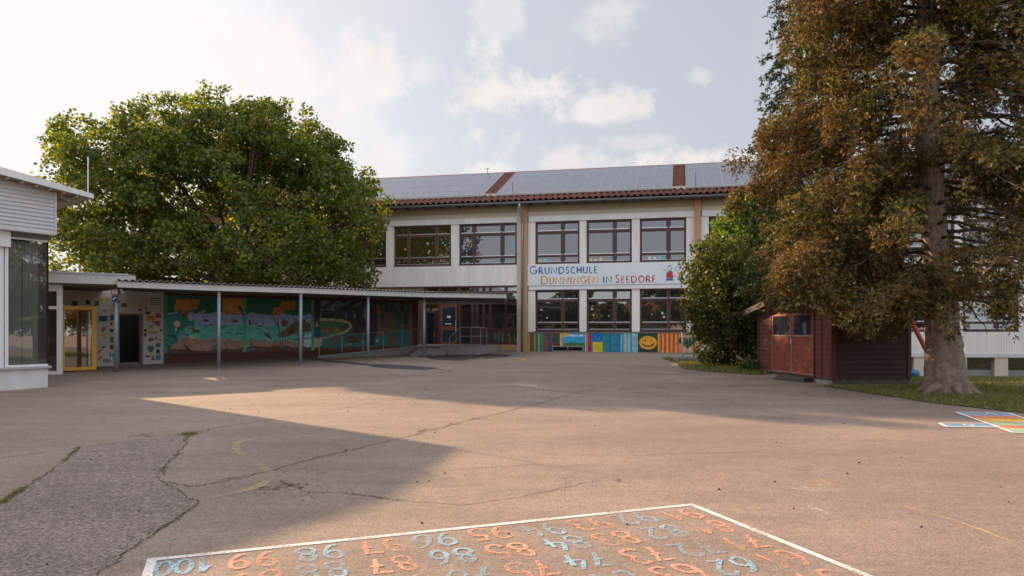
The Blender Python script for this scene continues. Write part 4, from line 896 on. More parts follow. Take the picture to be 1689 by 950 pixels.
pieces = [('k',(535,255,578,298)),('k',(640,248,672,282)),('g',(706,255,738,288)),('n',(738,366,802,408)),('g',(905,272,950,300)),('k',(822,360,850,400)),('g',(820,522,850,565)),('k',(820,465,850,488)),('G',(768,685,812,712)),
 ('k',(1086,335,1118,354)),('o',(1095,366,1158,398)),('r',(1030,312,1060,332)),('o',(1100,482,1178,497)),('k',(1074,465,1095,485)),('g',(1190,465,1210,485)),('k',(1076,492,1092,520)),('k',(1085,662,1120,674)),('t',(1162,570,1198,600)),('k',(1166,616,1190,648)),('b',(1162,660,1198,696)),('k',(1180,542,1206,550)),('k',(820,582,846,614)),('k',(868,255,892,268))]
for k_, (xa, ya, xb, yb_) in pieces:
    P4 = [ws_(*zq(*p)) for p in ((xa,yb_),(xb,yb_),(xb,ya),(xa,ya))]; MB().prism(P4, -.012, -.001).build('mosaic_piece', TM[k_], mosaic)
pol = [('r',[(840,290),(850,262),(850,298)]),('k',[(765,322),(788,322),(780,334)]),('r',[(752,470),(775,443),(790,462),(770,488)]),('y',[(762,515),(775,498),(796,512),(790,528),(772,530)]),('t',[(752,595),(785,586),(786,600),(765,614)]),('r',[(728,640),(755,612),(758,622),(735,650)]),('r',[(728,690),(755,665),(760,680),(732,698)]),('k',[(820,420),(843,412),(832,440)]),('b',[(815,640),(828,632),(830,668),(818,672)]),('b',[(838,650),(850,644),(850,676),(836,672)]),('b',[(815,705),(828,692),(828,715)]),
 ('r',[(1158,350),(1196,344),(1204,378),(1166,384)]),('r',[(1130,408),(1200,402),(1184,450)]),('y',[(1105,455),(1140,440),(1146,458),(1110,468)]),('t',[(1112,445),(1142,430),(1146,438),(1116,456)]),('r',[(1104,545),(1125,525),(1135,552),(1120,562)]),('t',[(1130,525),(1146,535),(1140,555),(1132,545)]),('r',[(1150,535),(1175,516),(1170,530),(1158,548)]),('t',[(1097,612),(1112,590),(1140,592),(1150,612),(1122,648)]),('r',[(1125,698),(1142,652),(1154,698)]),('r',[(1082,302),(1100,302),(1092,330)]),('y',[(985,290),(1000,280),(1012,288),(1010,298)]),('o',[(1038,290),(1052,286),(1052,298),(1040,300)]),('y',[(724,238),(785,236),(785,224),(820,240),(787,258),(785,246),(724,246)])]
for k_, L_ in pol: MB().prism([ws_(*zq(*p)) for p in L_][::-1], -.012, -.001).build('mosaic_piece', TM[k_], mosaic)
mb = MB()
for r_ in range(4):
    for cc in range(3): xa, ya = 1122+cc*24, 232+r_*16; mb.prism([ws_(*zq(*p)) for p in ((xa,ya+6),(xa+18,ya+6),(xa+18,ya),(xa,ya))], -.005, -.001)
mb.build('painted_text', TM['k'], mosaic)

# ------------------------------------------------------------------ covered walkway
walk = thing('covered_walkway', 'long curving walkway roof with corrugated sheets on steel posts', 'canopy')
FE = [(-10.94,21.15,2.845), (-8.80,22.6,2.825), (-6.85,24.35,2.85), (-5.12,26.8,2.89), (-3.38,29.2,2.94), (-.22,29.85,2.93)]
BE = [(-12.55,24.66,2.9), (-10.6,26.87,2.9), (-8.6,29.14,2.93), (-6.6,31.4,2.96), (-4.6,33.9,3.0), (-.35,37.8,3.0)]
def lerp_list(L, t): 
    x = t*(len(L)-1); i = min(int(x), len(L)-2); return Vector(L[i]).lerp(Vector(L[i+1]), x-i)
mb = MB()
for a, b_ in zip(FE[:-1], FE[1:]): mb.bar(Vector(a)+Vector((0,0,.085)), Vector(b_)+Vector((0,0,.085)), .05, .17)
mb.bar(Vector(FE[-1])+Vector((-.02,.03,.085)), Vector(BE[-1])+Vector((-.02,0,.085)), .05, .17)
mb.build('fascia', M_fascia, walk, bevel=.006)
mb = MB()
for i in range(5): a, b_, c_, d_ = FE[i], FE[i+1], BE[i+1], BE[i]; mb.poly([(p[0], p[1], p[2]+.03) for p in (a, b_, c_, d_)])
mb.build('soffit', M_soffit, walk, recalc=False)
rows = []; n = 1500
fl_ = [Vector(a) for a in FE]; cum = [0]
for a, b_ in zip(fl_[:-1], fl_[1:]): cum.append(cum[-1]+(b_-a).length)
pos = []
for i in range(n+1):
    d = cum[-1]*i/n; k_ = max(j for j in range(5) if cum[j] <= d+1e-9); f = (d-cum[k_])/(cum[k_+1]-cum[k_]); F_ = fl_[k_].lerp(fl_[k_+1], f); B_ = Vector(BE[k_]).lerp(Vector(BE[k_+1]), f)
    h = .022*math.sin(2*math.pi*d/.177); ov = (F_-B_).normalized()*.10
    pos.append((F_+ov+Vector((0,0,.205+h)), B_+Vector((0,0,.235+h))))
ev = Vector((.32, .0, .0))
for i in range(1, 34): 
    h = .022*math.sin(2*math.pi*(cum[-1]+i*.0098)/.177); pos.append((pos[n][0]+ev*(i/33)+Vector((0,0,h)), pos[n][1]+ev*(i/33)+Vector((0,0,h))))
A = np.array([[tuple(p[0]), tuple(p[1])] for p in pos]); V = np.stack([A[:-1, 0], A[1:, 0], A[1:, 1], A[:-1, 1]], 1)
V2 = V.copy(); V2[..., 2] += .012; edge = np.stack([A[:-1, 0], A[1:, 0], A[1:, 0]+[0,0,.012], A[:-1, 0]+[0,0,.012]], 1)
np_mesh('corrugated_sheet', np.concatenate([V, V2, edge]).reshape(-1, 3), 4, M_corr, walk)
PS = [(191.5,21.5), (361,22.75), (496,24.5), (607,27.0), (699.5,29.4)]
posts = []
for i, (px, Y) in enumerate(PS):
    x = (px-CXP)/FPX*Y; z0 = float(gz(x, Y)); posts.append((x, Y, z0)); o = MB().tube([(x, Y, z0-.02), (x, Y, 2.87)], .052 if i else .06, 12).tube([(x, Y, z0), (x, Y, z0+.015)], .085, 12).build('post', M_post, walk, smooth=False)
    for f in o.data.polygons: f.use_smooth = len(f.vertices) == 4
mb = MB()
for (x, Y, z0), Bp in zip(posts, BE): mb.bar((x, Y, 2.9), (Bp[0]-.1, Bp[1]-.1, 2.93), .08, .1)
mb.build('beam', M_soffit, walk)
sg = thing('notice_sign', 'small red framed notice above a blue plate on the first walkway post', 'sign', (posts[0][0], posts[0][1]-.07, 2.63))
MB().box(-.10, -.012, .02, .10, .0, .19).build('frame', mat('sign_red', (.35,.05,.03), .5), sg); MB().box(-.075, -.016, .04, .075, -.012, .165).build('face', M_white, sg)
mb = MB(); [mb.box(-.055, -.019, .06+q_*.035, .055-.02*(q_ % 2), -.016, .072+q_*.035) for q_ in range(3)]; mb.build('text', M_rail, sg)
MB().box(-.07, -.012, -.17, .07, .0, -.01).build('blue_plate', mat('sign_blue', (.03,.06,.13), .5), sg); MB().box(-.045, -.016, -.12, .0, -.012, -.08).box(.0, -.016, -.08, .04, -.012, -.04).build('symbol', M_white, sg)

# ramp, landing, steps, railings
ramp = thing('ramp', 'concrete ramp rising beside the mural wall to the entrance', 'ramp')
ra, rb_ = Vector((-7.25, 28.75, 0)), Vector((-3.95, 33.0, 0)); back = Vector((-.75, .66, 0))*1.0; g0 = .62
bm_ = MB(); z0_, z1_ = .63, .96
Vv = [ra, rb_, rb_+back, ra+back]
bm_.slab([(p.x, p.y) for p in Vv], .55, lambda x, y: z0_+(z1_-z0_)*min(1, max(0, (Vector((x, y, 0))-ra).dot((rb_-ra).normalized())/(rb_-ra).length)))
bm_.build('slab', M_grey, ramp)
def rail(name, root, P, top, midr=None, low=None, r=.021, posts_=None, pr=.016):
    mb = MB(); mb.tube([p+Vector((0,0,top)) for p in P], r, 8)
    if midr: mb.tube([p+Vector((0,0,midr)) for p in P], r*.75, 6)
    if low: mb.bar(P[0]+Vector((0,0,low)), P[-1]+Vector((0,0,low)), .03, .05)
    for p in (posts_ or P): mb.tube([p+Vector((0,0,-.02)), p+Vector((0,0,top))], pr+.003, 8)
    return mb.build(name, M_rail, root)
rr_ = thing('handrail', 'long steel handrail with posts along the ramp edge', 'railing')
PR = [Vector((ra.x+(rb_.x-ra.x)*t, ra.y+(rb_.y-ra.y)*t-.03, z0_+(z1_-z0_)*t)) for t in (0, .2, .4, .6, .8, 1)]
mb = MB(); mb.tube([PR[0]+Vector((-.75, -.75, .70)), PR[0]+Vector((0,0,.78))]+[p+Vector((0,0,.80)) for p in PR[1:]], .02, 8)
mb.bar(PR[0]+Vector((0,0,.05)), PR[-1]+Vector((0,0,.05)), .03, .06); mb.build('top_rail', M_rail, rr_)
for p in PR: MB().tube([p+Vector((0,0,-.02)), p+Vector((0,0,.80))], .018, 8).build('post', M_rail, rr_)
land = thing('entrance_landing', 'raised concrete landing with three steps before the school door', 'steps')
MB().slab([(-3.0,32.2),(-1.35,32.5),(-.6,37.85),(-5.4,38.8),(-4.3,33.2)], .5, .99).build('landing', M_grey, land, bevel=.01)
for i in range(3): MB().slab([(-4.15+.1*i,31.3+.3*i),(-2.75,31.55+.3*i),(-2.75,32.6),(-4.0,33.0)], .5, .74+.085*i).build('step', M_grey, land, bevel=.008)
er = thing('stair_railing', 'bent steel handrail around the entrance landing', 'railing')
q0, q1_ = Vector((-2.55, 31.0, .64)), Vector((-2.2, 32.3, .99)); qs = [q1_, Vector((-1.75, 32.5, .99)), Vector((-1.35, 32.9, .99)), Vector((-1.15, 34.8, .99))]
MB().tube([q0+Vector((0,0,.72)), q1_+Vector((0,0,.82))]+[p+Vector((0,0,.82)) for p in qs[1:]], .021, 8).tube([q0+Vector((0,0,.36)), q1_+Vector((0,0,.44))]+[p+Vector((0,0,.44)) for p in qs[1:]], .014, 6).build('rail', M_rail, er)
for p, h in ((q0, .72),)+tuple((p, .82) for p in qs): MB().tube([p+Vector((0,0,-.02)), p+Vector((0,0,h))], .018, 8).build('post', M_rail, er)

# side railing by the shrub
sr = thing('path_railing', 'steel barred railing on a concrete ledge beside the big shrub', 'railing', (5.9, 26.4, 0))
gzz = float(gz(5.9, 26.4))
MB().box(-.22, -.1, gzz-.1, 2.6, .6, gzz+.17).build('ledge', M_grey, sr, bevel=.01)
mb = MB().tube([(0,0,gzz+.17), (0,0,1.6)], .03, 8).tube([(2.2,0,gzz+.17), (2.2,0,1.6)], .03, 8).bar((0,0,1.52), (2.2,0,1.52), .03, .03).bar((0,0,.86), (2.2,0,.86), .03, .03).build('frame', M_galv, sr)
mb = MB(); [mb.tube([(.11*i+.09, 0, .86), (.11*i+.09, 0, 1.52)], .007, 5) for i in range(19)]; mb.build('bars', M_rail, sr)

# ------------------------------------------------------------------ pavilion at the left (local x away from camera, y into it)
PC = Vector((-10.2, 17.05, 0)); PA = math.atan2(.887, .461)
pav = thing('pavilion', 'low white pavilion with overhanging pitched roof and large corner window', 'building', tuple(PC), PA)
BX, BY = .213, .978                                # far wall direction
mb = MB(); z = 3.80
mb.prism([(-9, 3.78), (0, 3.78), (0, 4.72), (-2.2, 4.90), (-2.2, 3.78)][:4] if False else [(-2.2, 3.78), (0, 3.78), (0, 4.71), (-2.2, 4.9)], .03, .24)
while z < 5.6:
    xm = min(0, .7-(z+.05-4.69)/.092)
    if xm > -2.2: mb.poly([(-2.2, -.012, z), (xm, -.012, z), (xm, .012, z+.084), (-2.2, .012, z+.084)]); mb.poly([(-2.2, .012, z+.084), (xm, .012, z+.084), (xm, -.012, z+.084), (-2.2, -.012, z+.084)])
    if z < 4.6: mb.poly([(0, -.012, z), (BX*8, BY*8, z), (BX*8, BY*8, z+.084), (0, .012, z+.084)])
    z += .084
mb.box(-2.2, -.02, 3.765, .01, .2, 3.798)
mb.box(-.03, -.025, 3.78, .02, .03, 4.72); mb.build('siding', mat('grey_white_siding', (.52, .51, .50), .45, var=.05), pav)
zt_ = lambda x, y: 4.75-.151*(x-.7) if x < .8 else 4.75-.02*y
zb_ = lambda x, y: 4.67-.103*(x-.7) if x < .8 else 4.67-.03*y
rp_ = [(-6.2, 1.75), (-1.55, -.3), (.7, -.3), (.7+BX*9, -.3+BY*9), (-9, -.3+BY*9)]  # outline beyond the view bends inward, shaped for its shadow on the yard
def slope_z(k, c0): return lambda x, y: c0-k*((x-.7)-BX*(y+.3)/BY)-.03*(y+.3)*.5
MB().slab(rp_, slope_z(.118, 4.75), slope_z(.118, 4.77)).build('roof', M_galv, pav)
mb = MB(); a, b_ = slope_z(.092, 4.67), slope_z(.118, 4.745)
for (p, q_) in ((rp_[0], rp_[1]), (rp_[1], rp_[2]), (rp_[2], rp_[3])):
    mb.poly([(p[0], p[1]-.002, a(*p)), (q_[0], q_[1]-.002, a(*q_)), (q_[0], q_[1]-.002, b_(*q_)+.03), (p[0], p[1]-.002, b_(*p)+.03)])
mb.build('roof_fascia', M_white, pav)
MB().slab(rp_, slope_z(.092, 4.68), slope_z(.095, 4.70)).build('roof_soffit', mat('timber_soffit', (.36, .29, .22), .8, var=.15, scale=6), pav)
mb = MB(); 
for k_ in range(6): x = .35-k_*.3; mb.bar((x, -.25, a(x, 0)-.02), (x+BX*1, .7, a(x, 0)-.02), .05, .05)
for k_ in range(3): mb.bar((.62-.02, .15+.42*k_, 4.63), (.15, .1+.45*k_, 4.66), .06, .06)
mb.build('rafter', mat('pale_rafter', (.42, .37, .31), .7), pav)
MB().box(-2.2, .2, 3.66, -.02, .3, 3.775).build('window_header', M_soffit, pav)
MB().box(-2.2, .12, 3.42, -.88, .22, 3.76).build('shutter_box', M_white, pav, bevel=.008)
MB().box(-2.2, .245, -.3, -.02, .5, .80).box(-2.2, .5, -.3, -1.9, 8, 4.7).box(-.3, .5, -.3, -.02, 6, .80).build('plinth', mat('plinth_render', (.62,.60,.57), .8, var=.08, bump=.2), pav)
MB().box(-2.2, .17, .80, .02, .42, .85).box(-.06, .42, .80, .02, 3.5, .85).build('window_sill', M_silver, pav)
w_ = MB().box(-.95, .22, .85, -.88, .30, 3.66).box(-1.06, .215, .85, -.98, .31, 3.44).box(-.88, .235, .85, -.02, .29, .89).box(-.88, .235, 3.62, -.02, .29, 3.66).box(-1.95, .22, .85, -1.85, .30, 3.42).box(-1.85, .22, 2.35, -1.06, .30, 2.41).box(-1.85, .22, 3.36, -1.06, .3, 3.42).build('window_frame', M_white, pav)
MB().box(-.03, .24, .85, -.005, .27, 3.66).build('corner_joint', M_black, w_)
GM = glass_mat('pavilion_glass', (.07,.09,.08), .22, .82)
MB().poly([(-.88, .26, .89), (-.03, .26, .89), (-.03, .26, 3.62), (-.88, .26, 3.62)]).poly([(-.02, .27, .86), (-.02+BX*3, .27+BY*3, .86), (-.02+BX*3, .27+BY*3, 3.64), (-.02, .27, 3.64)]).poly([(-1.85, .26, .85), (-1.06, .26, .85), (-1.06, .26, 3.42), (-1.85, .26, 3.42)]).build('pane', GM, w_, recalc=False)
# curtain folds inside
cm = mat('curtain', (.62, .64, .60), .9, var=.08)
def curtain(x0, x1, y, nf):
    n = nf*8; P = [(x0+(x1-x0)*i/n, y+.035*math.sin(i/8*6.283)) for i in range(n+1)]; mb = MB()
    for p, q_ in zip(P[:-1], P[1:]): mb.poly([(p[0], p[1], .9), (q_[0], q_[1], .9), (q_[0], q_[1], 3.6), (p[0], p[1], 3.6)])
    return mb.build('curtain', cm, pav, smooth=True, recalc=False)
curtain(-.84, -.50, .42, 5); curtain(-1.85, -1.0, .42, 8); curtain(-.44, -.12, .46, 4)
MB().box(-.62, .5, .85, -.5, .62, 3.66).box(-.24, .6, .85, -.19, .66, 3.66).build('inner_column', mat('inner_pale', (.40, .46, .46), .6), pav)
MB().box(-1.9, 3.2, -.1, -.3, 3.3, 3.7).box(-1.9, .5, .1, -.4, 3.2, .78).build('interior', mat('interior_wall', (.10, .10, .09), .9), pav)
MB().box(-.75, 1.15, .1, .18, 1.25, 3.66).build('sky_blocker', mat('sky_blocker_pale', (.34,.40,.38), .8), pav)  # added panel blocks sky glow behind the glass; pale tone imitates reflection
MB().box(-1.9, .3, 3.662, -.06, 6, 3.72).build('ceiling', M_soffit, pav)
MB().tube([(.62, -.22, 4.74), (.62, -.22, 5.62)], .012, 6).box(.58, -.26, 4.72, .66, -.18, 4.80).build('lightning_rod', M_silver, pav)

# link building with yellow door
link = thing('entrance_link', 'flat roofed entrance link with white frames between pavilion and walkway', 'building')
lr = [(-14.6, 19.2), (-12.58, 20.3), (-10.75, 21.42), (-10.8, 21.9), (-13.0, 24.2), (-15.5, 26.5), (-17, 23)]
MB().slab(lr, 2.93, 3.2).build('roof', M_fascia, link); MB().slab([(x*1.0-.0, y-.04) for x, y in lr], 3.2, 3.235).build('roof_edge', M_galv, link)
MB().slab([(x-.1, y+.12) for x, y in lr], 2.90, 2.925).build('soffit', M_soffit, link)
l0, l1 = Vector((-13.7, 20.35, 0)), Vector((-12.33, 20.95, 0)); ld = (l1-l0).normalized()
def lb(mb, a, b_, z0, z1, t=.08): p, q_ = l0+ld*a, l0+ld*b_; mb.bar(p+Vector((0,0,(z0+z1)/2)), q_+Vector((0,0,(z0+z1)/2)), t, z1-z0)
Lw = (l1-l0).length; zg = .44
mb = MB(); lb(mb, Lw-.14, Lw, zg, 2.92, .08); lb(mb, 0, Lw-.14, zg, zg+.1, .07); lb(mb, 0, Lw-.14, 2.23, 2.31, .07); lb(mb, 0, Lw-.14, 2.72, 2.92, .07)
fw = mb.build('window_frame', M_white, link)
mb = MB(); lb(mb, 0, Lw-.14, zg+.1, 2.75, .01); mb.build('pane', M_pane_dark, fw)
yd = [Vector((-12.78, 21.66, 0)), Vector((-12.18, 22.36, 0))]; dd = (yd[1]-yd[0]).normalized(); DW = (yd[1]-yd[0]).length; zb0, zb1 = .50, 2.36
def db_(mb, a, b_, z0, z1, t=.07): mb.bar(yd[0]+dd*a+Vector((0,0,(z0+z1)/2)), yd[0]+dd*b_+Vector((0,0,(z0+z1)/2)), t, z1-z0)
mb = MB(); db_(mb, 0, .07, zb0, zb1); db_(mb, DW-.13, DW, zb0, zb1); db_(mb, .07, DW-.13, zb0, zb0+.1); db_(mb, .07, DW-.13, zb1-.11, zb1)
yf = mb.build('yellow_door', M_yellow, link, bevel=.005); part(yf, 'yellow framed glass door')
mb = MB(); db_(mb, .07, DW-.13, zb0+.1, zb1-.11, .012); mb.build('pane', glass_mat('door_pane', (.06,.035,.02), .34, rcol=(.95,.85,.75)), yf)
hn = Vector((dd.y, -dd.x, 0))*.09; p = yd[0]+dd*(DW-.22)+hn
MB().tube([p+Vector((0,0,zb0+.12)), p+Vector((0,0,zb1-.15))], .018, 8).build('handle', M_silver, yf)
p = yd[0]+dd*(DW-.06)+hn*.5; MB().bar(p+Vector((0,0,1.35)), p+Vector((0,0,1.42)), .03, .03).build('lock', M_silver, yf)
mb = MB(); mb.bar(yd[0]+dd*.3+Vector((0,0,zb1-.055))+hn*.45, yd[0]+dd*.55+Vector((0,0,zb1-.055))+hn*.45, .01, .035); mb.build('door_closer', M_rail, yf)
MB().bar((-13.9,22.9,1.6), (-12.75,21.6,1.6), .1, 2.6).build('inner_wall', mat('link_inner', (.30,.20,.14), .8), link)

# ------------------------------------------------------------------ shed
SH = Vector((7.47, 17.8, 0)); SA = math.atan2(-.997, .08)
shed = thing('garden_shed', 'small red wooden shed with double doors under the conifer', 'shed', tuple(SH), SA)
M_red = mat('red_boards', (.135, .040, .028), .8, var=.16, scale=7, col2=(.085, .028, .020), bump=.2)
M_redtrim = mat('red_trim', (.11, .028, .021), .7, var=.12)
def worn_red():
    m = mat('worn_red_door', (.22, .040, .026), .65, var=.14, scale=4); t = m.node_tree; b = t.nodes['Principled BSDF']; L = t.links.new
    tc = N(t, 'ShaderNodeTexCoord'); n1 = N(t, 'ShaderNodeTexNoise'); n1.inputs['Scale'].default_value = 13; n1.inputs['Detail'].default_value = 10; n1.inputs['Roughness'].default_value = .75; n1.inputs['Distortion'].default_value = 1.5; L(tc.outputs['Object'], n1.inputs['Vector'])
    mr = N(t, 'ShaderNodeMapRange'); L(n1.outputs[0], mr.inputs[0]); mr.inputs['From Min'].default_value = .56; mr.inputs['From Max'].default_value = .64
    src = b.inputs['Base Color'].links[0].from_socket; mx = N(t, 'ShaderNodeMixRGB'); L(mr.outputs[0], mx.inputs[0]); L(src, mx.inputs[1]); mx.inputs[2].default_value = (.36, .22, .17, 1); L(mx.outputs[0], b.inputs['Base Color']); return m
M_door = worn_red()
SW, SDp, zf, ze = 4.28, 1.9, .50, 2.20; rise = .16
def zr(x): return ze+rise*(SW/2-abs(x+SW/2))
def boards(mb, x0, x1, z0, z1f, y=-.0):            # lapped boards, top may follow the gable
    z = z0
    while z < max(z1f(x0), z1f(x1), z1f((x0+x1)/2)):
        za, zb2 = z, z+.118; xa, xb = x0, x1
        if z > z1f(x0) and z > z1f(x1): break
        mb.poly([(xa, y-.018, za), (xb, y-.018, za), (xb, y, min(zb2, z1f(xb)+.05)), (xa, y, min(zb2, z1f(xa)+.05))]); mb.poly([(xa, y, za), (xb, y, za), (xb, y-.018, za), (xa, y-.018, za)]); z += .118
mb = MB(); mb.prism([(-SW, zf), (0, zf), (0, ze), (-SW/2, zr(-SW/2)), (-SW, ze)], .0, .05)
dl, dr_ = -3.33, -.885
boards(mb, -SW, dl-.06, zf, lambda x: ze, -.002); boards(mb, dr_+.06, 0, zf, lambda x: ze, -.002)
mb.prism([(dl-.06, 2.14), (dr_+.06, 2.14), (0, ze), (-SW/2, zr(-SW/2)), (-SW, ze)], -.02, -.001)
mb.build('front_wall', M_red, shed)
mb = MB().box(-.05, .05, zf, 0, SDp, ze); z = zf
side = MB()
while z < ze: side.poly([(.018, .0, z), (.018, SDp, z), (.001, SDp, z+.118), (.001, 0, z+.118)]); side.poly([(.001, 0, z), (.001, SDp, z), (.018, SDp, z), (.018, 0, z)]); z += .118
side.v = [(a_, b_, c_) for a_, b_, c_ in side.v]; mb2 = side; mb2.box(-.05, .05, zf, 0, SDp, ze); mb2.build('side_wall', mat('brown_boards', (.060, .024, .018), .8, var=.15, scale=6, bump=.2), shed)
MB().box(-SW, SDp-.05, zf, 0, SDp, ze).box(-SW, .05, zf, -SW+.05, SDp-.05, ze).build('back_wall', M_red, shed)
MB().box(-.10, -.035, zf-.02, .03, -.02, ze).box(.019, -.035, zf-.02, .035, .09, ze).box(-SW-.01, -.035, zf-.02, -SW+.1, -.02, ze).box(-.56, -.03, zf, -.46, -.021, ze).box(.019, SDp-.08, zf, .035, SDp+.01, ze).build('corner_board', M_redtrim, shed)
MB().box(-SW-.02, .0, .1, 0, SDp, zf-.002).build('foundation', mat('mossy_concrete', (.12,.10,.075), .95, var=.25, scale=6), shed)
MB().box(-.6, -.12, .1, .02, .0, .47).build('concrete_step', M_grey, shed, bevel=.01)
mb = MB().box(dl-.07, -.045, zf, dl, -.001, 2.12).box(dr_, -.045, zf, dr_+.07, -.001, 2.12).box(dl-.07, -.05, 2.12, dr_+.07, -.001, 2.2).build('door_frame', M_redtrim, shed)
for a_, b_ in ((dl+.01, -2.075), (-2.055, dr_-.01)):
    lf = MB().box(a_, -.03, zf+.02, b_, -.003, 1.50).box(a_, -.03, 1.5, a_+.1, -.003, 2.1).box(b_-.1, -.03, 1.5, b_, -.003, 2.1).box(a_+.1, -.03, 2.03, b_-.1, -.003, 2.1).build('door', M_door, shed, bevel=.004)
    MB().box(a_+.1, -.015, 1.5, b_-.1, -.008, 2.03).build('pane', glass_mat('shed_pane', (.02,.022,.03), .06), lf)
    MB().box(a_+.0, -.042, 1.49, b_, -.031, 1.53).box(a_, -.04, zf+.02, a_+.03, -.031, 1.49).box(b_-.03, -.04, zf+.02, b_, -.031, 1.49).box(a_+.03, -.04, zf+.03, b_-.03, -.031, zf+.07).build('door_trim', mat('worn_trim', (.30, .19, .15), .8, var=.25, scale=9), lf)
MB().box(-2.04, -.08, 1.28, -1.98, -.04, 1.42).bar((-2.03, -.09, 1.36), (-1.92, -.09, 1.36), .02, .02).build('handle', M_silver, shed)
M_shroof = mat('shed_roof_felt', (.10, .09, .085), .8, var=.2, scale=8, col2=(.09,.08,.07))
rf = MB(); ov, xo = .32, .42
for sg_ in (-1, 1):
    xa = -SW/2; xb = xa+sg_*(SW/2+xo); za, zb2 = zr(xa)+.04, zr(xa)+.04-rise*(SW/2+xo)
    rf.prism([(xa, za), (xb, zb2), (xb, zb2+.05), (xa, za+.05)], -ov, SDp+ov)
rf.build('roof', M_shroof, shed)
rf = MB()
for sg_ in (-1, 1):
    xa = -SW/2; xb = xa+sg_*(SW/2+xo); za, zb2 = zr(xa)+.02, zr(xa)+.02-rise*(SW/2+xo)
    rf.prism([(xa, za-.1), (xb, zb2-.1), (xb, zb2+.03), (xa, za+.03)], -ov-.03, -ov-.003)
rf.build('verge_board', mat('grey_timber', (.07,.05,.042), .8, var=.2), shed)
tag(MB().slab([(7.0,18.3),(6.55,19.2),(7.0,19.9),(7.3,18.5)], lambda x, y: float(gz(x, y)), lambda x, y: float(gz(x, y))+(.1 if x > 6.9 else .02)).build('threshold_ramp', mat('rusty_plate', (.07,.06,.055), .7)), 'dark metal plate lying before the shed doors', 'metal plate')

# red playground beam, blue ball
sw = thing('swing_frame', 'red leaning steel beam of a play frame behind the conifer trunk', 'play frame')
pA = Vector((12.0, 23.0, 2.2)); pB = Vector((12.0+.95, 22.2, float(gz(12.9, 22.2))))
M_pr = mat('play_red', (.42, .045, .03), .45)
MB().tube([Vector(((1498-CXP)/FPX*23, 23, 1.6+(HOR-520)*23/FPX)), Vector(((1556-CXP)/FPX*22.6, 22.6, float(gz(12.8, 22.6))))], .07, 10).build('leg', M_pr, sw)
MB().tube([Vector(((1498-CXP)/FPX*23, 23, 1.6+(HOR-520)*23/FPX)), Vector(((1440-CXP)/FPX*24, 24.4, float(gz(11.4, 24.4))))], .07, 10).build('leg', M_pr, sw)
bl = bpy.data.meshes.new('ball'); bm = bmesh.new(); bmesh.ops.create_icosphere(bm, subdivisions=3, radius=.17); bm.to_mesh(bl); bm.free(); bl.materials.append(mat('ball_blue', (.02,.16,.30), .4))
for f in bl.polygons: f.use_smooth = True
o = bpy.data.objects.new('ball', bl); COL.objects.link(o); o.location = ((1509-CXP)/FPX*29.5, 29.5, float(gz(15.6, 29.5))+.17); tag(o, 'blue ball lying on the lawn by the basement windows', 'ball')

# ------------------------------------------------------------------ trees
def tube_np(mb, pts, rr, n=7): mb.tube(pts, rr, n, cap=False)
def leaves_mesh(name, C, size, mats, parent, up=.4, midx=None, flat=None, shape=1.0):
    """leaf blades of four corners, folded at random directions"""
    n = len(C); d = rng.normal(size=(n, 3)); d /= np.linalg.norm(d, axis=1)[:, None]
    nn = rng.normal(size=(n, 3)); nn[:, 2] += up*2; a = np.cross(d, nn); a /= np.linalg.norm(a, axis=1)[:, None]+1e-9
    s = size*rng.uniform(.6, 1.25, n)[:, None]; V = np.zeros((n, 4, 3)); V[:, 0] = C-d*s*.5; V[:, 1] = C+a*s*.42*shape; V[:, 2] = C+d*s*.5; V[:, 3] = C-a*s*.42*shape
    return np_mesh(name, V.reshape(-1, 3), 4, mats, parent, mat_idx=midx)
def noise3(P, f, seed):
    r = np.random.default_rng(seed); v = np.zeros(len(P))
    for _ in range(5): k = r.normal(size=3)*f; v += np.sin(P@k+r.uniform(0, 6.28))
    return v/5
def crown_points(poly, y_half, n_cl, centre, seed, hollow=.45, lump=.9, gap=-.35, amp=.12):
    """cluster centres inside an uneven volume whose outline is poly (x,z)"""
    r = np.random.default_rng(seed); cx_, cz_ = centre; P = np.array(poly); out = []
    ang = np.arctan2(P[:, 1]-cz_, P[:, 0]-cx_); rad = np.hypot(P[:, 0]-cx_, P[:, 1]-cz_); o_ = np.argsort(ang); ang, rad = ang[o_], rad[o_]
    ang = np.concatenate([ang-2*np.pi, ang, ang+2*np.pi]); rad = np.tile(rad, 3)
    while len(out) < n_cl:
        m = 4000; x = r.uniform(P[:, 0].min(), P[:, 0].max(), m); z = r.uniform(P[:, 1].min(), P[:, 1].max(), m); y = r.uniform(-y_half, y_half, m)
        th = np.arctan2(z-cz_, x-cx_); Rm = np.interp(th, ang, rad); q_ = np.hypot(x-cx_, z-cz_)/Rm
        Q = np.stack([x, y, z], -1); e = np.sqrt(q_**2+(y/y_half)**2)+.07+noise3(Q, lump, seed+1)*amp
        k = (e < 1.0) & (e > hollow+r.uniform(-.3, .1, m)) & (noise3(Q, 1.1, seed+2) > gap)
        out += Q[k].tolist()
    return np.array(out[:n_cl])
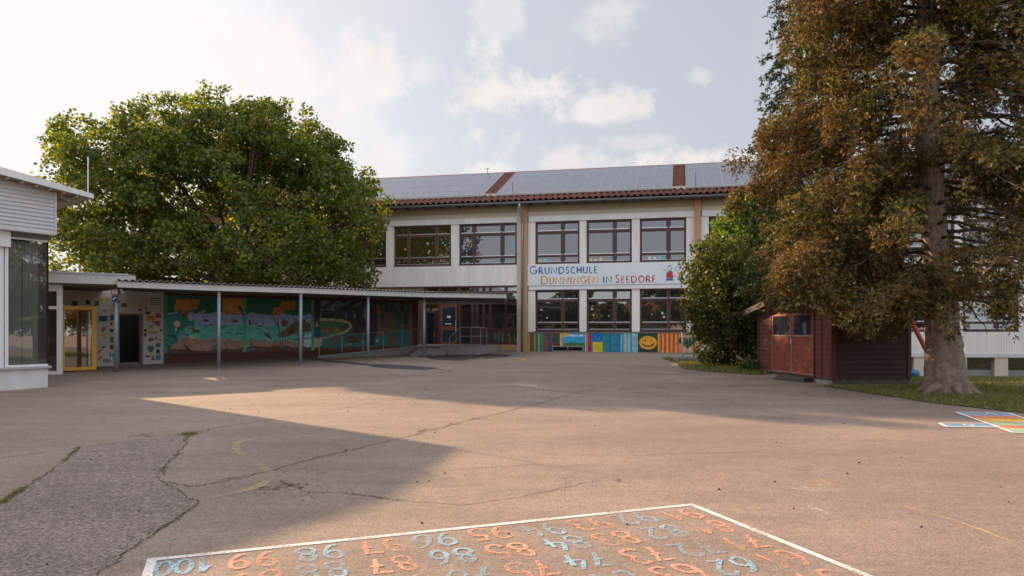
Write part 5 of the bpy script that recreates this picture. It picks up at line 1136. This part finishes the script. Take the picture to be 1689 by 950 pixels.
def tree(name, label, cat, loc, poly, y_half, centre, n_cl, per, rcl, lsize, mats, bark, trunk_r, trunk_top, limbs, seed, group=None, hollow=.45, gap=-.35, squash=.8, nl=40, amp=.12, lump=.9):
    root = thing(name, label, cat, loc, 0, group); r = np.random.default_rng(seed)
    C = crown_points(poly, y_half, n_cl, centre, seed, hollow, gap=gap, amp=amp, lump=lump)
    L_ = np.repeat(C, per, 0); off = r.normal(size=L_.shape); off /= np.linalg.norm(off, axis=1)[:, None]; off *= (r.random((len(L_), 1))**.5)*rcl; off[:, 2] *= squash
    leaves_mesh('crown', L_+off, lsize, mats, root, midx=(r.random(len(L_)) < .42).astype(int) if isinstance(mats, list) and len(mats) > 1 else None)
    mb = MB(); base = Vector((0, 0, -.1)); top = Vector(trunk_top)
    mb.tube([base, base.lerp(top, .04)+Vector((0,0,.0)), base.lerp(top, .35)+Vector((r.normal()*.06, r.normal()*.06, 0)), top], [trunk_r*1.45, trunk_r*1.1, trunk_r*.92, trunk_r*.6], 12, cap=False)
    mb.build('trunk', bark, root, smooth=True, recalc=False)
    mb = MB(); sel = C[r.choice(len(C), nl, replace=False)]
    for t_ in sel:
        tv = Vector(t_); st = base.lerp(top, r.uniform(.5, 1.0)); mid = st.lerp(tv, .45)+Vector((r.normal()*.25, r.normal()*.25, .35)); k = trunk_r*r.uniform(.25, .5)
        mb.tube([st, st.lerp(mid, .5)+Vector((0,0,.1)), mid, mid.lerp(tv, .6), tv], [k, k*.8, k*.55, k*.3, k*.1], 6, cap=False)
        for t2 in C[np.argsort(((C-t_)**2).sum(1))[1:5]]: mb.tube([mid, mid.lerp(Vector(t2), .5)+Vector((0,0,.1)), t2], [k*.3, k*.18, k*.05], 4, cap=False)
    mb.build('branches', bark, root, smooth=True, recalc=False)
    return root
M_bark = mat('bark_grey', (.13, .105, .085), .95, var=.25, scale=8, bump=.6, bscale=18)
MLa = leaf_mat('maple_leaf', [(.026,.046,.012), (.048,.074,.016), (.078,.10,.02), (.13,.14,.026)], .48, tcol=(1.8, 1.8, .45))
MLb = leaf_mat('maple_leaf_backlit', [(.065,.10,.016), (.12,.15,.022), (.22,.22,.03)], .58, tcol=(2.1, 1.9, .4))  # brighter yellow leaf copy, backlit glow put into its colour
MY = 33.0; k_ = MY/FPX; MX = (385-CXP)*k_
mpoly = [((px-385)*k_, 1.6+(HOR-py)*k_-.64) for px, py in [(60,300),(72,232),(108,190),(160,200),(205,178),(240,165),(285,150),(330,158),(375,146),(410,158),(450,158),(500,165),(545,200),(580,225),(605,262),(632,295),(648,345),(655,400),(640,455),(590,500),(480,520),(385,528),(250,520),(150,500),(85,440),(70,380),(95,335)]]
tree('maple_tree', 'broad green maple rising behind the covered walkway', 'tree', (MX, MY, .64), mpoly, 5.2, (0, 5.6), 2900, 52, .42, .15, [MLa, MLb], M_bark, .34, (.2, .2, 4.2), 8, 11, gap=-.14, hollow=.5, amp=.15, lump=1.25)
# dark broadleaf shrub by the shed
k2 = 24.0/FPX; BX_ = (1195-CXP)*k2
HLb = leaf_mat('hornbeam_leaf_lit', [(.04,.06,.012), (.09,.10,.02), (.14,.13,.025)], .45, tcol=(1.8, 1.7, .45))
HLa = leaf_mat('hornbeam_leaf', [(.018,.030,.009), (.03,.05,.012), (.05,.07,.014), (.085,.08,.02)], .35, tcol=(1.9, 1.6, .45))
sp_ = [((px-1195)*k2, 1.6+(HOR-py)*k2-.51) for px, py in [(1150,575),(1134,530),(1122,480),(1126,450),(1140,420),(1156,398),(1170,380),(1205,385),(1240,400),(1275,410),(1285,440),(1285,520),(1275,590),(1240,612),(1195,612),(1165,600)]]
tree('hornbeam_shrub', 'dark dense shrub growing left of the red shed', 'shrub', (BX_, 24.0, .51), sp_, 1.7, (0, 2.2), 700, 46, .30, .10, [HLa, HLb], M_bark, .10, (.1, 0, 2.2), 8, 21, hollow=.35, gap=-.2, amp=.18, lump=1.8, nl=70)
FLa = leaf_mat('lime_leaf', [(.04,.08,.012), (.07,.12,.016), (.12,.16,.022)], .5, tcol=(2.0, 1.9, .45))
k3 = 26.5/FPX
sp2 = [((px-1225)*k3, 1.6+(HOR-py)*k3-.57) for px, py in [(1190,470),(1170,410),(1176,365),(1192,338),(1215,320),(1245,318),(1275,335),(1290,400),(1285,480),(1240,520)]]
tree('young_tree', 'bright green young tree with leafy top behind the dark shrub', 'tree', ((1225-CXP)*k3, 26.5, .57), sp2, 1.3, (0, 3.6), 420, 44, .34, .12, FLa, M_bark, .09, (0, 0, 3.2), 6, 31, hollow=.2, gap=-.6)

# conifers
def conifer(name, label, loc, trunk, height, zlow, rad, nbr, mats, seed, tuft=.14, dens=1.0, keep=None, droop=.25, drape=False, bark=M_bark, probs=(.62, .25, .13)):
    r = np.random.default_rng(seed); root = thing(name, label, 'tree', loc)
    br = MB(); C = []; D = []; MI = []
    tp = lambda z: Vector(trunk(z))
    for i in range(nbr):
        z = zlow+(height-zlow)*(i+r.random())/nbr; az = i*2.39996+r.normal()*.25; Lb = rad(z, az)*r.uniform(.82, 1.08)
        if Lb < .25: continue
        o_ = tp(z); dx = Vector((math.cos(az), math.sin(az), 0)); n = 9; pts = []
        for k in range(n+1):
            t = k/n; pts.append(o_+dx*(Lb*t)+Vector((0, 0, Lb*(.05*t-droop*t*t*1.3+.22*droop*t**4)))+Vector((r.normal(), r.normal(), r.normal()))*.03)
        if keep is not None:
            cut = next((k for k in range(1, n+1) if pts[k].z+loc[2] < 2.1-.6*min(1, max(0, (pts[k].x+loc[0]-.405*(pts[k].y+loc[1]))/.8))), n+1)
            if cut < 4: continue
            pts = pts[:cut]; Lb = Lb*(cut-1)/n; n = cut-1
        rb = .016+.008*Lb; br.tube(pts, [rb*(1-.88*k/n) for k in range(n+1)], 5, cap=False)
        vig = r.uniform(.5, 1.25)                    # branch vigour gives light and dense masses
        step = .145
        m = int(Lb/step)
        for j in range(m):
            t = .22+.78*(j+r.random())/m; k = min(int(t*n), n-1); p = pts[k].lerp(pts[k+1], t*n-k)
            if drape:
                if j % 2: continue
                vg = vig*r.uniform(.35, 1.3)*min(1, Lb/2.2+.2)*(1.45 if z < 4.2 else 1)
                if vg < .52: continue
                hgt = r.uniform(.35, .85)*(.6+.5*vg); wdt = r.uniform(.16, .30)*(.7+.4*vg); nt_ = int(112*dens*vg)
                off = r.normal(size=(nt_, 3)); off /= np.linalg.norm(off, axis=1)[:, None]; off *= (r.random((nt_, 1))**.35)
                side = r.normal()*.22; cpt = np.array(p)+np.array([-dx.y*side, dx.x*side, -hgt*.42])
                taper = (1.0-.35*(-off[:, 2:3]))
                q_ = cpt+off*np.array([wdt, wdt, hgt*.62])*np.concatenate([taper, taper, np.ones_like(taper)], 1)+np.array(dx)[None]*(off[:, 2:3]*-.06)
                C.append(q_); D.append(off*.8+np.array(dx)*.45+np.array([0, 0, -.25])+r.normal(size=(nt_, 3))*.4)
                for sd_ in (-1, 1):
                    Ls = .5*r.uniform(.5, 1.2); dv = (Vector((-dx.y*sd_, dx.x*sd_, 0))*.8+dx*.5+Vector((0, 0, -.35))).normalized(); nt_ = int(10*dens*vig)
                    tt = r.random(nt_); C.append(np.array(p)[None]+np.array(dv)[None]*(tt*Ls)[:, None]+r.normal(size=(nt_, 3))*.04); D.append(np.tile(np.array(dv), (nt_, 1))+r.normal(size=(nt_, 3))*.5)
                continue
            for sd_ in (-1, 1):
                Ls = (.28+.62*(1-abs(t-.55)))*min(1, Lb/2.6)*r.uniform(.55, 1.15); sdv = Vector((-dx.y*sd_, dx.x*sd_, 0)); dv = (sdv*.8+dx*.5+Vector((0, 0, -.45+.25*r.normal()))).normalized()
                nt_ = max(2, int(Ls/.05*dens*vig)); tt = r.random(nt_)
                q_ = np.array(p)[None]+np.array(dv)[None]*(tt*Ls)[:, None]+r.normal(size=(nt_, 3))*.05; q_[:, 2] -= (tt**2)*Ls*.35*r.random()
                C.append(q_); D.append(np.tile(np.array(dv)+np.array([0, 0, -.2]), (nt_, 1))+r.normal(size=(nt_, 3))*.6)
                if r.random() < .4: br.tube([p, p+dv*Ls*.7], [.008, .003], 3, cap=False)
    C = np.concatenate(C); D = np.concatenate(D); D /= np.linalg.norm(D, axis=1)[:, None]
    P0 = C+np.array(loc)
    if keep is not None: m_ = keep(P0, r); C, D, P0 = C[m_], D[m_], P0[m_]
    n = len(C)
    # each tuft: a short shoot with spiky needles / cones round it
    nn = 10; V = np.zeros((n, nn, 3, 3)); ref = r.normal(size=(n, 3)); A = np.cross(D, ref); A /= np.linalg.norm(A, axis=1)[:, None]; B = np.cross(D, A)
    sc = tuft*r.uniform(.6, 1.2, n)
    for k in range(nn):
        th = r.uniform(0, 6.28, n); u = r.uniform(-.5, .5, n)[:, None]*sc[:, None]; rd = A*np.cos(th)[:, None]+B*np.sin(th)[:, None]
        c0 = C+D*u; tip = c0+(rd*.75+D*.65)*(sc*.62)[:, None]; wv2 = np.cross(rd, D)*(sc*.105)[:, None]
        V[:, k, 0] = c0-wv2; V[:, k, 1] = c0+wv2; V[:, k, 2] = tip
    f = noise3(P0, 2.4, seed+5)*.7+r.random(n)*.8; mi = np.digitize(f, np.quantile(f, np.cumsum(probs)[:-1]))
    np_mesh('crown', V.reshape(-1, 3), 3, mats, root, mat_idx=np.repeat(mi, nn))
    br.build('branches', bark, root, smooth=True, recalc=False)
    return root, n
CB = leaf_mat('cone_brown', [(.09,.058,.022), (.155,.102,.034), (.25,.165,.05), (.12,.08,.030)], .30, tcol=(1.6, 1.3, .55))
CD = leaf_mat('needle_dark', [(.022,.026,.010), (.035,.038,.012), (.06,.05,.018)], .2, tcol=(1.4, 1.4, .6))
CG = leaf_mat('needle_young', [(.12,.13,.025), (.20,.19,.035), (.26,.18,.04)], .35, tcol=(1.6, 1.4, .5))
TX, TY = 9.15, 16.0
def sp_trunk(z): return (-.065*min(z, 4.5)-.01*z, .02*z, z)
def sp_rad(z, az):
    zz = z
    r0 = (3.55 if zz < 6.8 else 3.3) if zz < 9 else 3.3-(zz-9)*.25
    if zz < 3.4: r0 = 3.7
    return max(r0, .3)*(1+.12*math.sin(az*3+z))
def keepf(P, r):
    # open window beside the trunk where the school shows through and thinner sky gaps above
    px = CXP+P[:, 0]/P[:, 1]*FPX; py = HOR-(P[:, 2]-1.6)/P[:, 1]*FPX
    k = P[:, 2] > 2.08-.62*np.clip((P[:, 0]-.405*P[:, 1])/.8, 0, 1)+.22*noise3(P, 1.5, 3)
    # low right side of this tree carries few branches
    low = (P[:, 2] < 4.4) & (P[:, 0] > 8.9); k &= ~(low & (noise3(P, 1.2, 9)+r.normal(size=len(P))*.10 < .20))
    g = (P[:, 2] < 3.3) & (P[:, 0] > 8.95); k &= ~(g & (noise3(P, 1.2, 14) < .28))
    g2 = noise3(P, 1.05, 44) < -.50; k &= ~g2
    k &= ~((noise3(P, 2.3, 45) < -.34) & (r.random(len(P)) < .85))
    w1 = (P[:, 0] > 7.9) & (P[:, 0] < 9.2) & (P[:, 2] > 3.15) & (P[:, 2] < 4.55) & (P[:, 1] < 16.2); k &= ~(w1 & (r.random(len(P)) < .93))
    w2 = (P[:, 0] > 7.9) & (P[:, 0] < 9.6) & (P[:, 2] > 5.3) & (P[:, 2] < 7.6); k &= ~(w2 & (noise3(P, 1.8, 46) < .4) & (r.random(len(P)) < .9))
    return k
M_twig = mat('spruce_twig', (.06, .045, .03), .95, var=.2)
cf, nC = conifer('brown_conifer', 'tall spruce with brown cone laden branches above the shed', (TX, TY, .34), sp_trunk, 15.5, 1.9, sp_rad, 240, [CB, CD, CG], 5, .10, 1.25, keepf, .34, True, M_twig, (.54, .32, .14))
# its massive fluted trunk
def fluted():
    n = 40; zs = [-.25]+[.0+.09*k for k in range(40)]+[3.8, 4.2, 4.8, 5.5, 6.5, 7.5, 10, 13, 15.4]; V = []; F = []
    for z in zs:
        c_ = Vector(sp_trunk(max(z, 0))); sh_ = .10*math.exp(-z*.8); base_r = (.245+.05*(z < 2.1)+.09*math.exp(-max(z, 0)*1.2)+.08*math.exp(-max(z, 0)*6)) if z < 5 else .25*(1-(z-5)/11)
        for i in range(n):
            a = 6.2832*i/n; fl = 1+.13*math.exp(-z*.35)*math.sin(a*3+.9)+.13*math.exp(-max(z, 0)*2.0)*math.sin(a*7+2)+.05*math.sin(a*5+z*2.2)+.03*math.sin(a*11-z*3)
            fl += .045*math.sin(a*4+z*6.1)*math.sin(z*4.3+a*2)+.03*math.sin(a*9+z*9)*math.sin(z*7-a)+.05*math.exp(-((z-1.9)/.25)**2)*(1+math.sin(a*2+4))+.02*rng.normal()
            if z < 2.0 and math.cos(a+1.75) > .94: fl *= .74+.12*max(0, z)
            V.append((c_.x+math.cos(a)*base_r*fl, c_.y+math.sin(a)*base_r*fl, z))
    for j in range(len(zs)-1):
        for i in range(n): F.append((j*n+i, j*n+(i+1) % n, (j+1)*n+(i+1) % n, (j+1)*n+i))
    mb = MB(); mb.v = V; mb.f = F; mb.m = [0]*len(F)
    for a, L_ in ((3.6, .8), (3.0, .5), (4.6, .3), (5.6, .35), (.3, .3)):  # surface roots
        p0 = Vector((math.cos(a)*.30, math.sin(a)*.30, .16)); mb.tube([p0, p0+Vector((math.cos(a)*L_*.5, math.sin(a)*L_*.5, -.12)), p0+Vector((math.cos(a+.2)*L_, math.sin(a+.2)*L_, -.2))], [.12, .07, .02], 7, cap=False)
    for z, a, r_ in ((1.75, -1.55, .13), (1.0, -1.1, .1), (1.35, -2.3, .09), (2.1, -2.6, .1)):   # knots
        c_ = Vector(sp_trunk(z)); p = c_+Vector((math.cos(a)*.27, math.sin(a)*.27, z-c_.z)); mb.tube([p, p+Vector((math.cos(a)*.07, math.sin(a)*.07, 0))], [r_, r_*.6], 9)
    o = mb.build('trunk', mat('spruce_bark', (.31, .225, .165), .92, var=.25, scale=9, col2=(.14,.10,.075), bump=.9, bscale=16), cf, smooth=True, recalc=False); return o
fluted()
mb = MB()                                           # bare dead limbs low on the trunk
for z, a, L_ in ((3.7, 3.2, 1.3), (4.0, 3.5, 1.5), (4.4, 2.9, 1.3), (4.7, 3.4, 1.2), (5.6, .4, 1.3), (6.0, .1, 1.2), (6.5, .7, 1.3), (7.0, .3, 1.1)):
    o_ = Vector(sp_trunk(z)); d = Vector((math.cos(a), math.sin(a)*.6-.3, 0)); P = [o_, o_+d*L_*.4+Vector((0,0,.02)), o_+d*L_*.75+Vector((0,0,-.12)), o_+d*L_+Vector((0,0,-.3))]
    mb.tube(P, [.07, .05, .03, .01], 6, cap=False)
    for t in (1, 2): mb.tube([P[t], P[t]+Vector((d.x*.4, -.3, -.25))], [.02, .006], 4, cap=False)
mb.build('bare_limbs', MATS['spruce_bark'], cf, smooth=True, recalc=False)
GB = leaf_mat('spruce_green', [(.018,.032,.016), (.03,.05,.022), (.05,.075,.03)], .25, tcol=(1.2, 1.3, .7)); GG = leaf_mat('spruce_green_tip', [(.06,.09,.03), (.09,.12,.04)], .3)
conifer('green_spruce', 'slender green spruce standing just behind the brown conifer', (7.75, 20.6, .44), lambda z: (0, 0, z), 13.0, 2.5, lambda z, az: max(.2, 1.55-(z-2.5)*.09), 120, [GB, GB, GG], 15, .15, 1.0, None, .18)
MB().tube([(0,0,-.1), (0,0,6), (0,0,13)], [.16, .11, .02], 10).build('trunk', M_bark, bpy.data.objects['green_spruce'], smooth=True, recalc=False)

# small plants at the shrub foot and shed
def tuft_plant(x, y, h, n, label, name='leafy_plant'):
    r = rng; C = np.array([[x, y, float(gz(x, y))]])+np.abs(r.normal(size=(n, 3)))*[0, 0, h*.4]+r.normal(size=(n, 3))*[h*.4, h*.4, 0]
    tag(leaves_mesh('ground_cover', C, .07, HLa, None), label, kind='stuff')
tuft_plant(6.6, 25.2, .4, 900, 'low ivy spreading under the path railing'); tuft_plant(6.95, 22.1, .45, 700, 'small leafy plant at the left corner of the red shed'); tuft_plant(7.35, 19.9, .12, 500, 'weed growing at the foot of the shed doors')

# ------------------------------------------------------------------ what stands across the street, seen only in the windows
hl = [('low white house with a red roof across the street', (-30, -34), (11, 8, 3.2), (.5,.47,.42), (.22,.07,.05), .3), ('cream house with a brown roof across the street', (-12, -40), (10, 9, 3.6), (.5,.42,.3), (.12,.06,.04), -.1), ('grey rendered house across the street', (12, -42), (12, 9, 3.4), (.35,.34,.33), (.10,.05,.04), .1), ('long pale house far left across the street', (-50, -26), (12, 8, 3.5), (.45,.42,.38), (.2,.08,.05), .6)]
for lb_, (x, y), (wx, wy, wz), cw_, cr, a in hl:
    h = thing('house', lb_, 'house', (x, y, -.2), a, 'houses across the street')
    MB().box(-wx/2, -wy/2, 0, wx/2, wy/2, wz).build('wall', mat('house_wall', cw_, .8), h)
    MB().prism([(-wx/2-.4, wz), (wx/2+.4, wz), (wx/2-1, wz+2.8), (-wx/2+1, wz+2.8)], -wy/2-.4, wy/2+.4).build('roof', mat('house_roof', cr, .8), h)
    for i in range(4): w_ = MB().box(-wx/2+1+i*2.6, wy/2, 1.0, -wx/2+2.3+i*2.6, wy/2+.05, 2.3).build('window', M_white, h); MB().box(-wx/2+1.1+i*2.6, wy/2+.05, 1.1, -wx/2+2.2+i*2.6, wy/2+.06, 2.2).build('pane', M_pane_dark, w_)
TLm = leaf_mat('street_tree_leaf', [(.02,.035,.008), (.04,.06,.012), (.06,.08,.016)], .3)
for i, (x, y, s_, h_) in enumerate([(-44,-20,1,1.0),(-36,-24,.9,1.1),(-27,-22,1,.8),(-21,-27,1.1,1.0),(-15,-25,.8,.7),(-8,-29,1,1.25),(-3,-30,.7,.9),(7,-28,1,.9),(22,-27,1.1,1.1),(32,-24,1,1),(30,2,1.2,1.1),(34,9,1.3,1.3),(33,17,1.1,1.0),(38,-6,1.3,1.2)]):
    if y < -10: s_ *= 1.35; h_ *= 1.3
    pl2 = [(-2.6*s_,2.2*h_),(-2.9*s_,3.8*h_),(-1.8*s_,5.6*h_),(0,6.6*h_),(1.9*s_,5.5*h_),(2.8*s_,3.9*h_),(2.4*s_,2.0*h_),(0,1.4*h_)]
    tree('street_tree', ['rounded', 'tall', 'loose', 'spreading', 'low', 'pointed', 'slim', 'bushy', 'leaning', 'wide', 'low rounded', 'tall spreading', 'small', 'broad'][i]+' street tree '+('behind the photographer' if y < -10 else 'beyond the right edge of the yard'), 'tree', (x, y, -.2), pl2, 2.4*s_, (0, 3.9*h_), 130, 34, .75, .5, TLm, M_bark, .2, (0, 0, 3*h_), 5, 50+i, 'street trees', nl=8)
o = tag(MB().slab([(-60,-16),(40,-16),(40,-15),(-60,-15)], -.4, 1.1).build('hedge', mat('hedge_green', (.05,.055,.02), .95, var=.4, scale=2)), 'long clipped hedge along the street edge of the yard', 'hedge')
print('objects', len(bpy.data.objects))
